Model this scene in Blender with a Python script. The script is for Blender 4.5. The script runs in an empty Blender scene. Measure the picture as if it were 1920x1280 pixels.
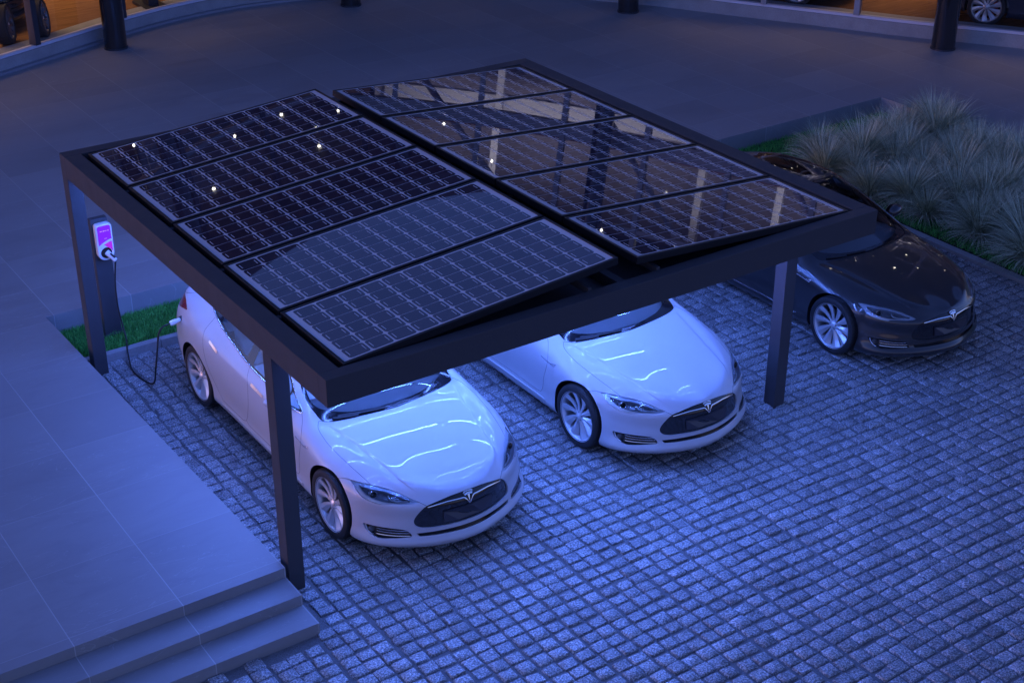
# An evening view of a solar carport with charging cars, built as a place.
SKY_TINT=(.90,.60,1.0); SKY_STR=.128; SUN_E=.03; LAMP=15; LAMP2=50; EXPO=1.55; LED=84; SKY_EL=6
import bpy, bmesh, math, random
import numpy as np
from mathutils import Vector, Matrix, geometry
R=math.radians
SC=bpy.context.scene
COL=SC.collection
rng=random.Random(7)
nrng=np.random.default_rng(5)

# ---------------------------------------------------------------- helpers
def tag(o,label=None,cat=None,group=None,kind=None):
    if label: o['label']=label
    if cat: o['category']=cat
    if group: o['group']=group
    if kind: o['kind']=kind
    return o
def empty(name,loc=(0,0,0),rz=0):
    o=bpy.data.objects.new(name,None); COL.objects.link(o)
    o.location=loc; o.rotation_euler=(0,0,rz); o.empty_display_size=.2
    return o
def mesh_obj(name,verts,faces,mat=None,parent=None,smooth=False,normals=None,mats=None,midx=None):
    me=bpy.data.meshes.new(name)
    me.from_pydata([tuple(map(float,v)) for v in verts],[],[tuple(int(i) for i in f) for f in faces])
    if mats:
        for m in mats: me.materials.append(m)
        if midx is not None: me.polygons.foreach_set('material_index',midx)
    elif mat: me.materials.append(mat)
    if smooth:
        me.polygons.foreach_set('use_smooth',[True]*len(me.polygons))
    me.update()
    if normals is not None:
        me.normals_split_custom_set_from_vertices([tuple(map(float,n)) for n in normals])
    o=bpy.data.objects.new(name,me); COL.objects.link(o)
    if parent: o.parent=parent
    return o
class MB:
    """collects geometry for ONE mesh object"""
    def __init__(s): s.v=[]; s.f=[]; s.m=[]; s.mi=0
    def add(s,vs,fs):
        b=len(s.v); s.v+= [tuple(v) for v in vs]; s.f+=[tuple(b+i for i in f) for f in fs]; s.m+=[s.mi]*len(fs)
    def box(s,x0,x1,y0,y1,z0,z1,M=None):
        vs=[(x,y,z) for z in (z0,z1) for y in (y0,y1) for x in (x0,x1)]
        if M is not None: vs=[M@Vector(v) for v in vs]
        s.add(vs,[(0,2,3,1),(4,5,7,6),(0,1,5,4),(2,6,7,3),(0,4,6,2),(1,3,7,5)])
    def bbox(s,x0,x1,y0,y1,z0,z1,b=.004,M=None):
        """box with chamfered edges"""
        bm=bmesh.new(); bmesh.ops.create_cube(bm,size=1)
        for v in bm.verts: v.co=Vector(((x0+x1)/2+v.co.x*(x1-x0),(y0+y1)/2+v.co.y*(y1-y0),(z0+z1)/2+v.co.z*(z1-z0)))
        bmesh.ops.bevel(bm,geom=bm.edges[:],offset=b,segments=2,affect='EDGES',profile=.5)
        s.bm(bm,M)
    def bm(s,bm,M=None):
        bm.verts.index_update()
        vs=[v.co.copy() if M is None else M@v.co for v in bm.verts]
        s.add(vs,[[v.index for v in f.verts] for f in bm.faces]); bm.free()
    def cyl(s,p0,p1,r0,r1=None,n=16,caps=True):
        r1=r0 if r1 is None else r1
        p0=Vector(p0); p1=Vector(p1); d=(p1-p0).normalized()
        a=d.orthogonal().normalized(); b=d.cross(a)
        vs=[]; 
        for p,r in ((p0,r0),(p1,r1)):
            for k in range(n):
                t=2*math.pi*k/n; vs.append(p+a*(r*math.cos(t))+b*(r*math.sin(t)))
        fs=[(k,(k+1)%n,n+(k+1)%n,n+k) for k in range(n)]
        if caps: fs+= [tuple(range(n-1,-1,-1)),tuple(range(n,2*n))]
        s.add(vs,fs)
    def tube(s,pts,r,n=8,caps=True):
        pts=[Vector(p) for p in pts]; N=len(pts)
        t0=(pts[1]-pts[0]).normalized(); a=t0.orthogonal().normalized()
        vs=[]
        for i,p in enumerate(pts):
            t=(pts[min(i+1,N-1)]-pts[max(i-1,0)]).normalized()
            a=(a-t*a.dot(t)).normalized(); b=t.cross(a)
            rr=r[i] if isinstance(r,(list,tuple)) else r
            vs+=[p+a*(rr*math.cos(2*math.pi*k/n))+b*(rr*math.sin(2*math.pi*k/n)) for k in range(n)]
        fs=[(i*n+k,i*n+(k+1)%n,(i+1)*n+(k+1)%n,(i+1)*n+k) for i in range(N-1) for k in range(n)]
        if caps: fs+=[tuple(range(n-1,-1,-1)),tuple((N-1)*n+k for k in range(n))]
        s.add(vs,fs)
    def lathe(s,prof,n=48,M=None,closed=False):
        """profile of (r, h) turned about the local Z axis"""
        vs=[];k0=len(prof)
        for k in range(n):
            t=2*math.pi*k/n
            for r,h in prof:
                v=Vector((r*math.cos(t),r*math.sin(t),h)); vs.append(M@v if M is not None else v)
        fs=[]
        for k in range(n):
            a=k*k0; b=((k+1)%n)*k0
            for j in range(k0-1 if not closed else k0):
                j2=(j+1)%k0
                fs.append((a+j,b+j,b+j2,a+j2))
        s.add(vs,fs)
    def prism(s,poly,z0,z1,M=None):
        n=len(poly)
        vs=[(x,y,z0) for x,y in poly]+[(x,y,z1) for x,y in poly]
        if M is not None: vs=[M@Vector(v) for v in vs]
        s.add(vs,[tuple(range(n-1,-1,-1)),tuple(range(n,2*n))]+[(k,(k+1)%n,n+(k+1)%n,n+k) for k in range(n)])
    def build(s,name,mat,parent=None,smooth=False,angle=None):
        mats=mat if isinstance(mat,(list,tuple)) else None
        o=mesh_obj(name,s.v,s.f,None if mats else mat,parent,smooth or angle is not None,mats=mats,midx=s.m if mats else None)
        bm=bmesh.new(); bm.from_mesh(o.data); bmesh.ops.recalc_face_normals(bm,faces=bm.faces[:]); bm.to_mesh(o.data); bm.free()
        if angle is not None: o.data.set_sharp_from_angle(angle=R(angle))
        return o
def copy_tree(o,parent=None):
    c=o.copy(); COL.objects.link(c); c.parent=parent
    for ch in list(o.children): copy_tree(ch,c)
    return c
def spline(pts,n):
    """Catmull-Rom through points, n steps per span"""
    P=[Vector(p) for p in pts]; out=[]
    for i in range(len(P)-1):
        a=P[max(i-1,0)]; b=P[i]; c=P[i+1]; d=P[min(i+2,len(P)-1)]
        for k in range(n):
            t=k/n
            out.append(.5*((2*b)+(c-a)*t+(2*a-5*b+4*c-d)*t*t+(3*b-a-3*c+d)*t**3))
    out.append(P[-1]); return out

# ---------------------------------------------------------------- camera
YAW,PITCH,ROLL=0.5993,0.4831,0.0009
CAM=Vector((-4.400,-8.9425,8.1127)); FPX=2796.5
fw=Vector((math.sin(YAW)*math.cos(PITCH),math.cos(YAW)*math.cos(PITCH),-math.sin(PITCH)))
rt=Vector((math.cos(YAW),-math.sin(YAW),0)); up=rt.cross(fw)
rt,up=rt*math.cos(ROLL)+up*math.sin(ROLL),up*math.cos(ROLL)-rt*math.sin(ROLL)
cam=bpy.data.cameras.new('camera'); co=bpy.data.objects.new('camera',cam); COL.objects.link(co)
co.matrix_world=Matrix(((rt.x,up.x,-fw.x,CAM.x),(rt.y,up.y,-fw.y,CAM.y),(rt.z,up.z,-fw.z,CAM.z),(0,0,0,1)))
cam.sensor_width=36; cam.sensor_fit='HORIZONTAL'; cam.lens=FPX/1920*36; cam.clip_end=500; cam.clip_start=.1
SC.camera=co
# ---------------------------------------------------------------- materials
def newmat(name):
    m=bpy.data.materials.new(name); m.use_nodes=True
    return m,m.node_tree,m.node_tree.nodes['Principled BSDF']
def pm(name,col,rough=.5,metal=0,coat=0,coat_r=.03,spec=None,emit=None,estr=0,ior=None):
    m,t,b=newmat(name)
    b.inputs['Base Color'].default_value=(*col,1); b.inputs['Roughness'].default_value=rough
    b.inputs['Metallic'].default_value=metal; b.inputs['Coat Weight'].default_value=coat; b.inputs['Coat Roughness'].default_value=coat_r
    if spec is not None: b.inputs['Specular IOR Level'].default_value=spec
    if ior: b.inputs['IOR'].default_value=ior
    if emit: b.inputs['Emission Color'].default_value=(*emit,1); b.inputs['Emission Strength'].default_value=estr
    return m
def N(t,kind,**kw):
    n=t.nodes.new(kind)
    for k,v in kw.items(): setattr(n,k,v)
    return n
def ramp(t,stops,interp='LINEAR'):
    n=t.nodes.new('ShaderNodeValToRGB'); e=n.color_ramp.elements; n.color_ramp.interpolation=interp
    while len(e)<len(stops): e.new(.5)
    for i,(p,c) in enumerate(stops):
        e[i].position=p; e[i].color=(*c,1) if len(c)==3 else c
    return n
def objcoord(t): return t.nodes.new('ShaderNodeTexCoord').outputs['Object']
def noise(t,co,scale,detail=3,rough=.55,dist=0):
    n=t.nodes.new('ShaderNodeTexNoise'); n.inputs['Scale'].default_value=scale; n.inputs['Detail'].default_value=detail
    n.inputs['Roughness'].default_value=rough; n.inputs['Distortion'].default_value=dist
    t.links.new(co,n.inputs['Vector']); return n
def bump(t,b,h,strength=.3,dist=.01):
    n=t.nodes.new('ShaderNodeBump'); n.inputs['Strength'].default_value=strength; n.inputs['Distance'].default_value=dist
    t.links.new(h,n.inputs['Height']); t.links.new(n.outputs[0],b.inputs['Normal'])
def mixc(t,fac,a,b,mode='MIX'):
    n=t.nodes.new('ShaderNodeMix'); n.data_type='RGBA'; n.blend_type=mode
    for s,v in ((0,fac),(6,a),(7,b)):
        if hasattr(v,'links') or hasattr(v,'is_linked'): t.links.new(v,n.inputs[s])
        elif isinstance(v,(int,float)): n.inputs[s].default_value=v
        else: n.inputs[s].default_value=(*v,1)
    return n.outputs[2]
def mth(t,op,a,b=None,clamp=False):
    n=t.nodes.new('ShaderNodeMath'); n.operation=op; n.use_clamp=clamp
    for i,v in enumerate((a,b)):
        if v is None: continue
        if hasattr(v,'is_linked'): t.links.new(v,n.inputs[i])
        else: n.inputs[i].default_value=v
    return n.outputs[0]
def glassmat(name,tint,rough=.0,refl=1.0,ior=1.45):
    """thin glass: tinted straight-through light and a clear reflection"""
    m=bpy.data.materials.new(name); m.use_nodes=True; t=m.node_tree; t.nodes.clear()
    o=N(t,'ShaderNodeOutputMaterial'); tr=N(t,'ShaderNodeBsdfTransparent'); tr.inputs[0].default_value=(*tint,1)
    g=N(t,'ShaderNodeBsdfGlossy'); g.inputs['Roughness'].default_value=rough; g.inputs[0].default_value=(refl,refl,refl,1)
    f=N(t,'ShaderNodeFresnel'); f.inputs[0].default_value=ior
    mx=N(t,'ShaderNodeMixShader'); t.links.new(f.outputs[0],mx.inputs[0]); t.links.new(tr.outputs[0],mx.inputs[1]); t.links.new(g.outputs[0],mx.inputs[2])
    t.links.new(mx.outputs[0],o.inputs[0]); return m

M={}
M['white_paint']=pm('white_paint',(.58,.58,.59),.45,0,.5,.012)
M['dark_paint']=pm('dark_paint',(.020,.020,.022),.36,.15,1,.02)
M['showroom_paint']=pm('showroom_paint',(.03,.035,.06),.3,.4,1,.03)
M['bronze_paint']=pm('bronze_paint',(.16,.07,.03),.3,.6,1,.03)
M['gloss_black']=pm('gloss_black',(.010,.010,.012),.12,0,.5,.03)
M['black_plastic']=pm('black_plastic',(.014,.014,.016),.55)
M['seam']=pm('seam',(.03,.03,.035),.7)
M['chrome']=pm('chrome',(.75,.76,.78),.26,1)
M['silver']=pm('silver',(.66,.67,.69),.34,.55)
M['steel']=pm('steel',(.22,.22,.23),.4,1)
M['tyre']=pm('tyre',(.018,.018,.02),.72)
M['caliper']=pm('caliper',(.25,.02,.02),.4)
M['bezel']=pm('bezel',(.74,.75,.78),.30,.35)
M['lamp_dark']=pm('lamp_dark',(.17,.17,.18),.25,.4)
M['lamp_white']=pm('lamp_white',(.75,.75,.75),.3)
M['lens']=glassmat('lens',(.93,.95,.97))
M['tail_red']=pm('tail_red',(.22,.01,.012),.15,0,1,.03)
M['car_glass']=glassmat('car_glass',(.90,.93,.92),ior=1.5)
M['roof_glass']=glassmat('roof_glass',(.55,.57,.57),ior=1.6)
M['screen_black']=pm('screen_black',(.006,.006,.008),.04,0,0,spec=.6)
M['seat']=pm('seat_leather',(.74,.73,.72),.55)
M['dash']=pm('dashboard',(.28,.28,.30),.6)
M['plate']=pm('plate_blank',(.035,.035,.045),.35)
M['indicator']=pm('indicator',(.55,.18,.04),.25,0,1)
def _white_dirt():
    # faint unevenness in the white clear coat
    m=M['white_paint']; t=m.node_tree; b=t.nodes['Principled BSDF']
    n=noise(t,objcoord(t),1.2,4); r=ramp(t,[(.3,(.465,.465,.48)),(.7,(.51,.51,.525))]); t.links.new(n.outputs[0],r.inputs[0]); t.links.new(r.outputs[0],b.inputs['Base Color'])
_white_dirt()
# ---------------------------------------------------------------- the car body as one spline surface
CAGE=[ # rows from the lower lip up to the spine; each is (half width, y from the nose, z)
 [(0,.02,.185),(.22,.055,.18),(.47,.155,.175),(.70,.325,.17),(.83,.48,.17),(.90,.66,.17),(.90,1.0,.17),(.89,1.42,.17),(.885,1.75,.17),(.885,2.2,.17),(.885,2.75,.17),(.885,3.3,.17),(.89,3.65,.175),(.90,4.0,.19),(.86,4.34,.21),(.74,4.56,.22),(.54,4.72,.22),(0,4.8,.22)],
 [(0,-.02,.245),(.23,.02,.24),(.50,.125,.235),(.745,.295,.23),(.875,.46,.23),(.935,.64,.235),(.94,1.0,.24),(.935,1.42,.24),(.925,1.75,.235),(.92,2.2,.235),(.92,2.75,.235),(.925,3.3,.24),(.94,3.65,.245),(.95,4.0,.25),(.91,4.38,.27),(.79,4.62,.28),(.58,4.80,.28),(0,4.87,.28)],
 [(0,.012,.31),(.23,.049,.305),(.495,.154,.30),(.733,.322,.30),(.86,.482,.31),(.932,.65,.32),(.945,1.0,.33),(.935,1.42,.335),(.922,1.75,.335),(.917,2.2,.335),(.92,2.75,.335),(.93,3.3,.34),(.95,3.65,.345),(.955,4.0,.35),(.925,4.4,.36),(.81,4.66,.37),(.60,4.85,.37),(0,4.92,.37)],
 [(0,.030,.39),(.23,.066,.387),(.49,.170,.383),(.722,.340,.39),(.848,.503,.405),(.925,.67,.43),(.95,1.0,.48),(.945,1.42,.48),(.935,1.75,.48),(.934,2.2,.48),(.94,2.75,.485),(.95,3.3,.50),(.965,3.65,.51),(.97,4.0,.51),(.935,4.42,.49),(.83,4.70,.48),(.62,4.9,.48),(0,4.98,.48)],
 [(0,.042,.48),(.23,.079,.478),(.482,.181,.478),(.708,.355,.492),(.837,.523,.525),(.91,.70,.57),(.952,1.0,.65),(.955,1.42,.655),(.95,1.75,.655),(.955,2.2,.66),(.96,2.75,.67),(.97,3.3,.69),(.98,3.65,.705),(.98,3.98,.71),(.93,4.42,.68),(.83,4.72,.66),(.62,4.92,.65),(0,5.0,.64)],
 [(0,.056,.575),(.22,.089,.575),(.465,.178,.583),(.687,.352,.612),(.808,.53,.655),(.868,.745,.705),(.905,1.03,.765),(.925,1.42,.80),(.933,1.75,.82),(.94,2.2,.84),(.945,2.75,.86),(.95,3.3,.88),(.955,3.65,.895),(.94,4.0,.90),(.885,4.42,.88),(.80,4.70,.86),(.60,4.90,.845),(0,4.99,.835)],
 [(0,.085,.63),(.21,.12,.634),(.43,.215,.65),(.62,.42,.702),(.715,.62,.755),(.765,.82,.797),(.80,1.06,.838),(.835,1.42,.885),(.862,1.75,.925),(.872,2.2,.96),(.872,2.75,.985),(.868,3.3,1.01),(.865,3.65,1.025),(.845,4.0,1.035),(.79,4.4,1.025),(.72,4.65,1.005),(.56,4.85,.99),(0,4.965,.98)],
 [(0,.10,.655),(.19,.145,.67),(.38,.26,.711),(.51,.44,.762),(.575,.63,.805),(.62,.82,.841),(.66,1.08,.880),(.705,1.43,.920),(.74,1.76,1.025),(.655,2.2,1.235),(.605,2.75,1.345),(.60,3.3,1.325),(.61,3.65,1.272),(.62,4.0,1.19),(.62,4.38,1.09),(.59,4.66,1.042),(.50,4.83,1.03),(0,4.95,1.015)],
 [(0,.112,.672),(.13,.17,.695),(.25,.29,.737),(.315,.45,.780),(.35,.63,.818),(.375,.81,.852),(.40,1.06,.890),(.43,1.38,.929),(.40,1.70,1.082),(.36,2.17,1.310),(.35,2.75,1.422),(.36,3.3,1.396),(.37,3.65,1.337),(.38,4.0,1.238),(.38,4.4,1.122),(.36,4.70,1.062),(.31,4.84,1.05),(0,4.94,1.035)],
 [(0,.125,.684),(0,.185,.708),(0,.295,.745),(0,.45,.784),(0,.62,.82),(0,.80,.853),(0,1.04,.891),(0,1.34,.93),(0,1.66,1.09),(0,2.15,1.325),(0,2.75,1.44),(0,3.3,1.415),(0,3.65,1.355),(0,4.0,1.255),(0,4.4,1.135),(0,4.72,1.07),(0,4.86,1.055),(0,4.93,1.045)],
]
def _even_hood(C):
    sp=np.array([(q[1],q[2]) for q in C[9][1:8]]); k=np.polyfit(sp[:,0],sp[:,1],4)
    zs=lambda y:float(np.polyval(k,y))
    for r in (7,8,9):
        for c in range(2,8):
            a,y,_=C[r][c]; C[r][c]=(a,y,zs(y)-.030*a*a-.060*a**4)
    return zs
HOODZ=_even_hood(CAGE)
class Surf:
    """C2 tensor spline through the cage; mirrored across the centre plane so that it stays smooth there"""
    def __init__(s,cage,cols=None):
        P=np.array(cage,float)                       # rows, cols, 3
        s.cols=np.arange(len(cage[0]),dtype=float) if cols is None else np.array(cols,float); s.ncol=len(cage[0])
        mir=np.array([-1,1,1.0])
        P=np.concatenate([P,(P[-2::-1]*mir)[:4]],0)       # beyond the spine
        P=np.concatenate([(P[:,4:0:-1]*mir),P,(P[:,-2:-6:-1]*mir)],1)  # beyond nose and tail
        P=np.concatenate([2*P[:1]-P[2:0:-1],P],0)
        s.P=P; s.cu=4; s.rv=2
        s.U=s.knots(P.transpose(1,0,2)); s.V=s.knots(P)
        s.U-=s.U[4]; s.V-=s.V[2]
        s.nu=len(cage[0]); s.nv=len(cage)
        s.Mu=s.tang(s.U); s.Mv=s.tang(s.V)
    def knots(s,P):
        d=np.sqrt(((P[1:]-P[:-1])**2).sum(-1)); d=np.sqrt(d).mean(1)**1.3
        return np.concatenate([[0],np.cumsum(d)])
    def tang(s,x):
        n=len(x); h=np.diff(x); A=np.eye(n); B=np.zeros((n,n))
        for i in range(1,n-1):
            A[i,i-1]=1/h[i-1]; A[i,i]=2*(1/h[i-1]+1/h[i]); A[i,i+1]=1/h[i]
            B[i,i-1]=-3/h[i-1]**2; B[i,i]=3*(1/h[i-1]**2-1/h[i]**2); B[i,i+1]=3/h[i]**2
        B[0,0]=-1/h[0]; B[0,1]=1/h[0]; B[-1,-2]=-1/h[-1]; B[-1,-1]=1/h[-1]
        return np.linalg.solve(A,B)
    def basis(s,x,M,t,der=False):
        t=np.asarray(t,float); i=np.clip(np.searchsorted(x,t,side='right')-1,0,len(x)-2)
        h=x[i+1]-x[i]; q=(t-x[i])/h
        B=np.zeros((len(t),len(x))); k=np.arange(len(t))
        if not der:
            a,b,c,d=2*q**3-3*q**2+1,-2*q**3+3*q**2,(q**3-2*q*q+q)*h,(q**3-q*q)*h
        else:
            a,b,c,d=(6*q*q-6*q)/h,(-6*q*q+6*q)/h,3*q*q-4*q+1,3*q*q-2*q
        B[k,i]+=a; B[k,i+1]+=b
        B+=c[:,None]*M[i]+d[:,None]*M[i+1]
        return B
    # parameters: u in cage columns (0..17), v in cage rows (0..9)
    def _t(s,x,off,c):
        c=np.asarray(c,float)
        if off==4:
            k=np.arange(len(x))-4; e=np.where(k<0,k,np.where(k>=s.ncol,s.cols[-1]+(k-s.ncol+1),s.cols[np.clip(k,0,s.ncol-1)])); return np.interp(c,e,x)
        return np.interp(c+off,np.arange(len(x)),x)
    # the bonnet crease: a soft valley just outside a crisp line from the windshield corner to the grille
    CU=[1.9,2.23,2.67,3.23,4.0,4.62,5.2,5.77,6.23,6.72,7.27]; CV=[6.3,6.5,6.80,7.02,7.13,7.16,7.16,7.14,7.10,7.03,6.95]
    def relief(s,u,v):
        vc=np.interp(u,s.CU,s.CV); d=v-vc
        w=np.clip((u-2.0)/.9,0,1)*np.clip((7.25-u)/.7,0,1); w=w*w*(3-2*w)
        return -.0075*w*np.where(d<0,np.exp(-(d/.30)**2),np.exp(-(d/.085)**2))
    def pts(s,u,v,normals=True):
        if not hasattr(s,'detail'): return s.base(u,v,normals)
        u=np.asarray(u,float); v=np.asarray(v,float)
        X,n=s.base(u,v); sg=np.where((n*(X-np.array([0,2.5,.5]))).sum(1,keepdims=True)<0,-1.,1.)
        h=s.relief(u,v)
        Y=X+n*sg*h[:,None]
        if not normals: return Y
        act=np.abs(h)>1e-6
        if act.any():
            e=.004; ua,va=u[act],v[act]
            def q(a,b):
                x,m=s.base(a,b); g=np.where((m*(x-np.array([0,2.5,.5]))).sum(1,keepdims=True)<0,-1.,1.); return x+m*g*s.relief(a,b)[:,None]
            m=np.cross(q(ua+e,va)-q(ua-e,va),q(ua,va+e)-q(ua,va-e)); n=n.copy(); n[act]=m/np.maximum(np.linalg.norm(m,axis=1,keepdims=True),1e-12)
        return Y,n
    def base(s,u,v,normals=True):
        tu=s._t(s.U,4,u); tv=s._t(s.V,2,v)
        Bu=s.basis(s.U,s.Mu,tu); Bv=s.basis(s.V,s.Mv,tv)
        X=np.einsum('ki,ijc,kj->kc',Bv,s.P,Bu,optimize=True)
        if not normals: return X
        Du=s.basis(s.U,s.Mu,tu,True); Dv=s.basis(s.V,s.Mv,tv,True)
        Xu=np.einsum('ki,ijc,kj->kc',Bv,s.P,Du,optimize=True); Xv=np.einsum('ki,ijc,kj->kc',Dv,s.P,Bu,optimize=True)
        n=np.cross(Xu,Xv); l=np.linalg.norm(n,axis=1,keepdims=True)
        return X,n/np.maximum(l,1e-12)
_S0=Surf(CAGE)
def _refine(C):
    # two more columns at the base of the windshield keep the hood free of ripples
    out=[]
    for r,row in enumerate(C):
        a=_S0.pts([6.67],[float(r)],False)[0]; b=_S0.pts([7.12],[float(r)],False)[0]; b2=_S0.pts([7.5],[float(r)],False)[0]
        if r>=7:
            p,q=np.array(row[6]),np.array(row[7]); y=p[1]+(q[1]-p[1])*.70; w=p[0]+(q[0]-p[0])*.70; a=np.array((w,y,HOODZ(y)-.030*w*w-.060*w**4))
            q2=np.array(row[8]); b=q+(q2-q)*.09; b[2]-=.004; b2=q+(q2-q)*.5; b2[2]+=.003
        out.append(list(row[:7])+[tuple(a),row[7],tuple(b),tuple(b2)]+list(row[8:]))
    return out
CARS=Surf(_refine(CAGE),[0,1,2,3,4,5,6,6.67,7,7.12,7.5]+list(range(8,18))); CARS.detail=True
# ---------------------------------------------------------------- the electric saloon
def densify(P,step=.045):
    out=[]
    for a,b in zip(P[:-1],P[1:]):
        n=max(1,int(math.ceil(math.hypot(b[0]-a[0],b[1]-a[1])/step)))
        out+=[(a[0]+(b[0]-a[0])*k/n,a[1]+(b[1]-a[1])*k/n) for k in range(n)]
    out.append(tuple(P[-1])); return out
def smooth2(P,closed=False,n=5):
    """rounds a chain of uv points"""
    Q=[Vector((a,b,0)) for a,b in P]
    if closed:
        L=len(Q); out=[]
        for i in range(L):
            a,b,c,d=Q[i-1],Q[i],Q[(i+1)%L],Q[(i+2)%L]
            for k in range(n):
                t=k/n; v=.5*((2*b)+(c-a)*t+(2*a-5*b+4*c-d)*t*t+(3*b-a-3*c+d)*t**3); out.append((v.x,v.y))
        return out
    return [(v.x,v.y) for v in spline([(a,b,0) for a,b in P],n)]
def inv_yz(pts,u0,v0):
    """uv of points given in side view"""
    out=[]; uv=np.array([u0,v0],float)
    for y,z in pts:
        for it in range(25):
            e=1e-4; B=CARS.pts([uv[0],uv[0]+e,uv[0]],[uv[1],uv[1],uv[1]+e],False)[:,1:]
            J=np.stack([(B[1]-B[0])/e,(B[2]-B[0])/e],1)
            d=np.linalg.solve(J,np.array([y,z])-B[0]); uv=uv+np.clip(d,-.4,.4)
            if abs(d).max()<1e-6: break
        out.append((float(uv[0]),float(uv[1])))
    return out
def arch(yc,r,u0):
    zc=.345; t0=math.asin((.20-zc)/r)
    ts=np.linspace(math.pi-t0,t0,41)
    pts=[(yc+r*math.cos(t),zc+r*math.sin(t)) for t in ts]
    uv=inv_yz(pts,u0-.9,.6)
    return [(uv[0][0],0.0)]+uv+[(uv[-1][0],0.0)]
A1=arch(1.0,.388,6.0); A2=arch(3.96,.392,12.9)
REG={}    # name: (chain inside the domain, closing points outside it, closed)
REG['arch_f']=(A1,[(A1[-1][0],-1),(A1[0][0],-1)],False)
REG['arch_r']=(A2,[(A2[-1][0],-1),(A2[0][0],-1)],False)
GR=smooth2([(0,7.02),(.97,6.05),(1.58,5.45),(1.78,5.12),(1.96,4.55),(2.08,3.95),(2.10,3.57),(2.05,3.25),(1.93,3.03),(1.72,2.92),(1.40,2.88),(.85,2.90),(0,2.95)])
REG['grille']=(GR,[(-1,2.95),(-1,7.02)],False)
LG=[(0,2.44),(.65,2.43),(1.42,2.40),(2.03,2.36),(1.95,2.0),(1.43,1.98),(.67,1.98),(0,1.98)]
REG['lower_grille']=(LG,[(-1,1.98),(-1,2.44)],False)
FV=smooth2([(4.08,2.78),(3.87,2.83),(3.37,2.88),(2.85,2.90),(2.45,2.83),(2.27,2.58),(2.18,2.15),(2.25,2.0),(2.73,1.85),(3.23,1.72),(3.47,1.78),(3.73,1.98),(3.97,2.30)],True)
REG['fog_vent']=(FV+FV[:1],[],True)
HL=[(4.85,5.24),(4.25,5.55),(3.67,5.80),(3.05,6.03),(2.55,6.02),(2.07,5.73),(2.13,5.50),(2.32,5.32),(2.65,5.17),(3.05,5.00),(3.20,4.87),(3.62,4.80),(3.97,4.77),(4.27,4.82),(4.52,4.97),(4.72,5.12)]
HL=smooth2(HL,True,4)
REG['headlight']=(HL+HL[:1],[],True)
HI=smooth2([(4.38,5.28),(3.73,5.52),(3.22,5.73),(2.75,5.80),(2.42,5.72),(2.30,5.58),(2.65,5.28),(3.08,5.10),(3.48,5.04),(3.78,5.03),(4.07,5.08)],True,4)
REG['hl_inner']=(HI+HI[:1],[],True)
WS=smooth2([(6.93,9),(6.97,8.62),(7.0,8.20),(7.03,7.72),(7.13,7.2),(7.28,6.93),(7.57,6.93),(7.90,6.98),(8.4,7.02),(9.0,7.06),(9.42,7.12),(9.55,7.4),(9.55,8.2),(9.53,9)])
REG['windshield']=(WS,[(9.53,10),(6.93,10)],False)
WG=smooth2([(7.15,9),(7.17,8.68),(7.22,8.27),(7.29,7.85),(7.44,7.40),(7.62,7.18),(7.92,7.13),(8.4,7.15),(9.0,7.18),(9.36,7.24),(9.46,7.5),(9.46,8.2),(9.45,9)])
REG['ws_glass']=(WG,[(9.45,10),(7.15,10)],False)
DL=smooth2([(7.80,6.44),(8.12,6.14),(8.7,6.05),(9.4,6.04),(10.08,6.06),(10.72,6.15),(11.3,6.23),(11.8,6.32),(12.4,6.47),(12.85,6.66),(12.75,6.76),(12.3,6.80),(11.6,6.84),(10.8,6.87),(10.0,6.88),(9.3,6.86),(8.7,6.79),(8.2,6.64)],True,5)
REG['dlo']=(DL+DL[:1],[],True)
def win(P): 
    P=smooth2(P,True,4); return (P+P[:1],[],True)
REG['win_tri']=win([(7.98,6.44),(8.22,6.22),(8.44,6.18),(8.46,6.60),(8.22,6.56)])
REG['win_f']=win([(8.56,6.18),(9.2,6.12),(9.86,6.12),(9.92,6.18),(9.95,6.5),(9.96,6.78),(9.9,6.81),(9.3,6.79),(8.72,6.71),(8.55,6.62),(8.52,6.4)])
REG['win_r']=win([(10.24,6.18),(10.72,6.22),(11.3,6.30),(11.70,6.38),(11.78,6.46),(11.76,6.7),(11.68,6.77),(10.9,6.81),(10.28,6.82),(10.22,6.76),(10.2,6.5),(10.2,6.24)])
REG['win_q']=win([(11.98,6.44),(12.4,6.54),(12.72,6.67),(12.5,6.73),(12.0,6.76),(11.93,6.6)])
RG=smooth2([(9.68,9),(9.68,8.2),(9.70,7.5),(9.8,7.26),(10.2,7.2),(10.8,7.2),(11.15,7.26),(11.25,7.5),(11.28,8.2),(11.28,9)])
REG['roof_glass']=(RG,[(11.28,10),(9.68,10)],False)
RW=smooth2([(11.55,9),(11.55,8.2),(11.6,7.6),(11.75,7.34),(12.3,7.26),(13.2,7.28),(13.9,7.36),(14.15,7.6),(14.25,8.2),(14.27,9)])
REG['rear_glass']=(RW,[(14.27,10),(11.55,10)],False)
TL=smooth2([(13.75,5.55),(14.2,5.35),(14.9,5.15),(15.6,5.05),(16.2,5.02),(16.25,5.45),(15.7,5.75),(15.0,5.95),(14.4,5.9),(13.95,5.75)],True,4)
REG['tail']=(TL+TL[:1],[],True)
HD=smooth2([(6.93,9),(6.97,8.62),(7.0,8.20),(7.03,7.72),(7.13,7.2),(7.26,6.9)])+smooth2([(7.27,6.77),(7.0,6.36),(6.5,6.02),(5.9,5.92),(5.40,5.90),(4.4,5.84),(3.85,5.74)])
HD2=[(3.67,5.80),(3.05,6.03),(2.55,6.02),(2.07,5.73)]
HDR=HD+smooth2([(3.67,5.80),(3.05,6.03),(2.55,6.02),(2.10,5.74)])+smooth2([(1.9,5.5),(1.72,5.2)])+smooth2([(1.58,5.45),(.97,6.05),(0,7.02)])
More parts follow.
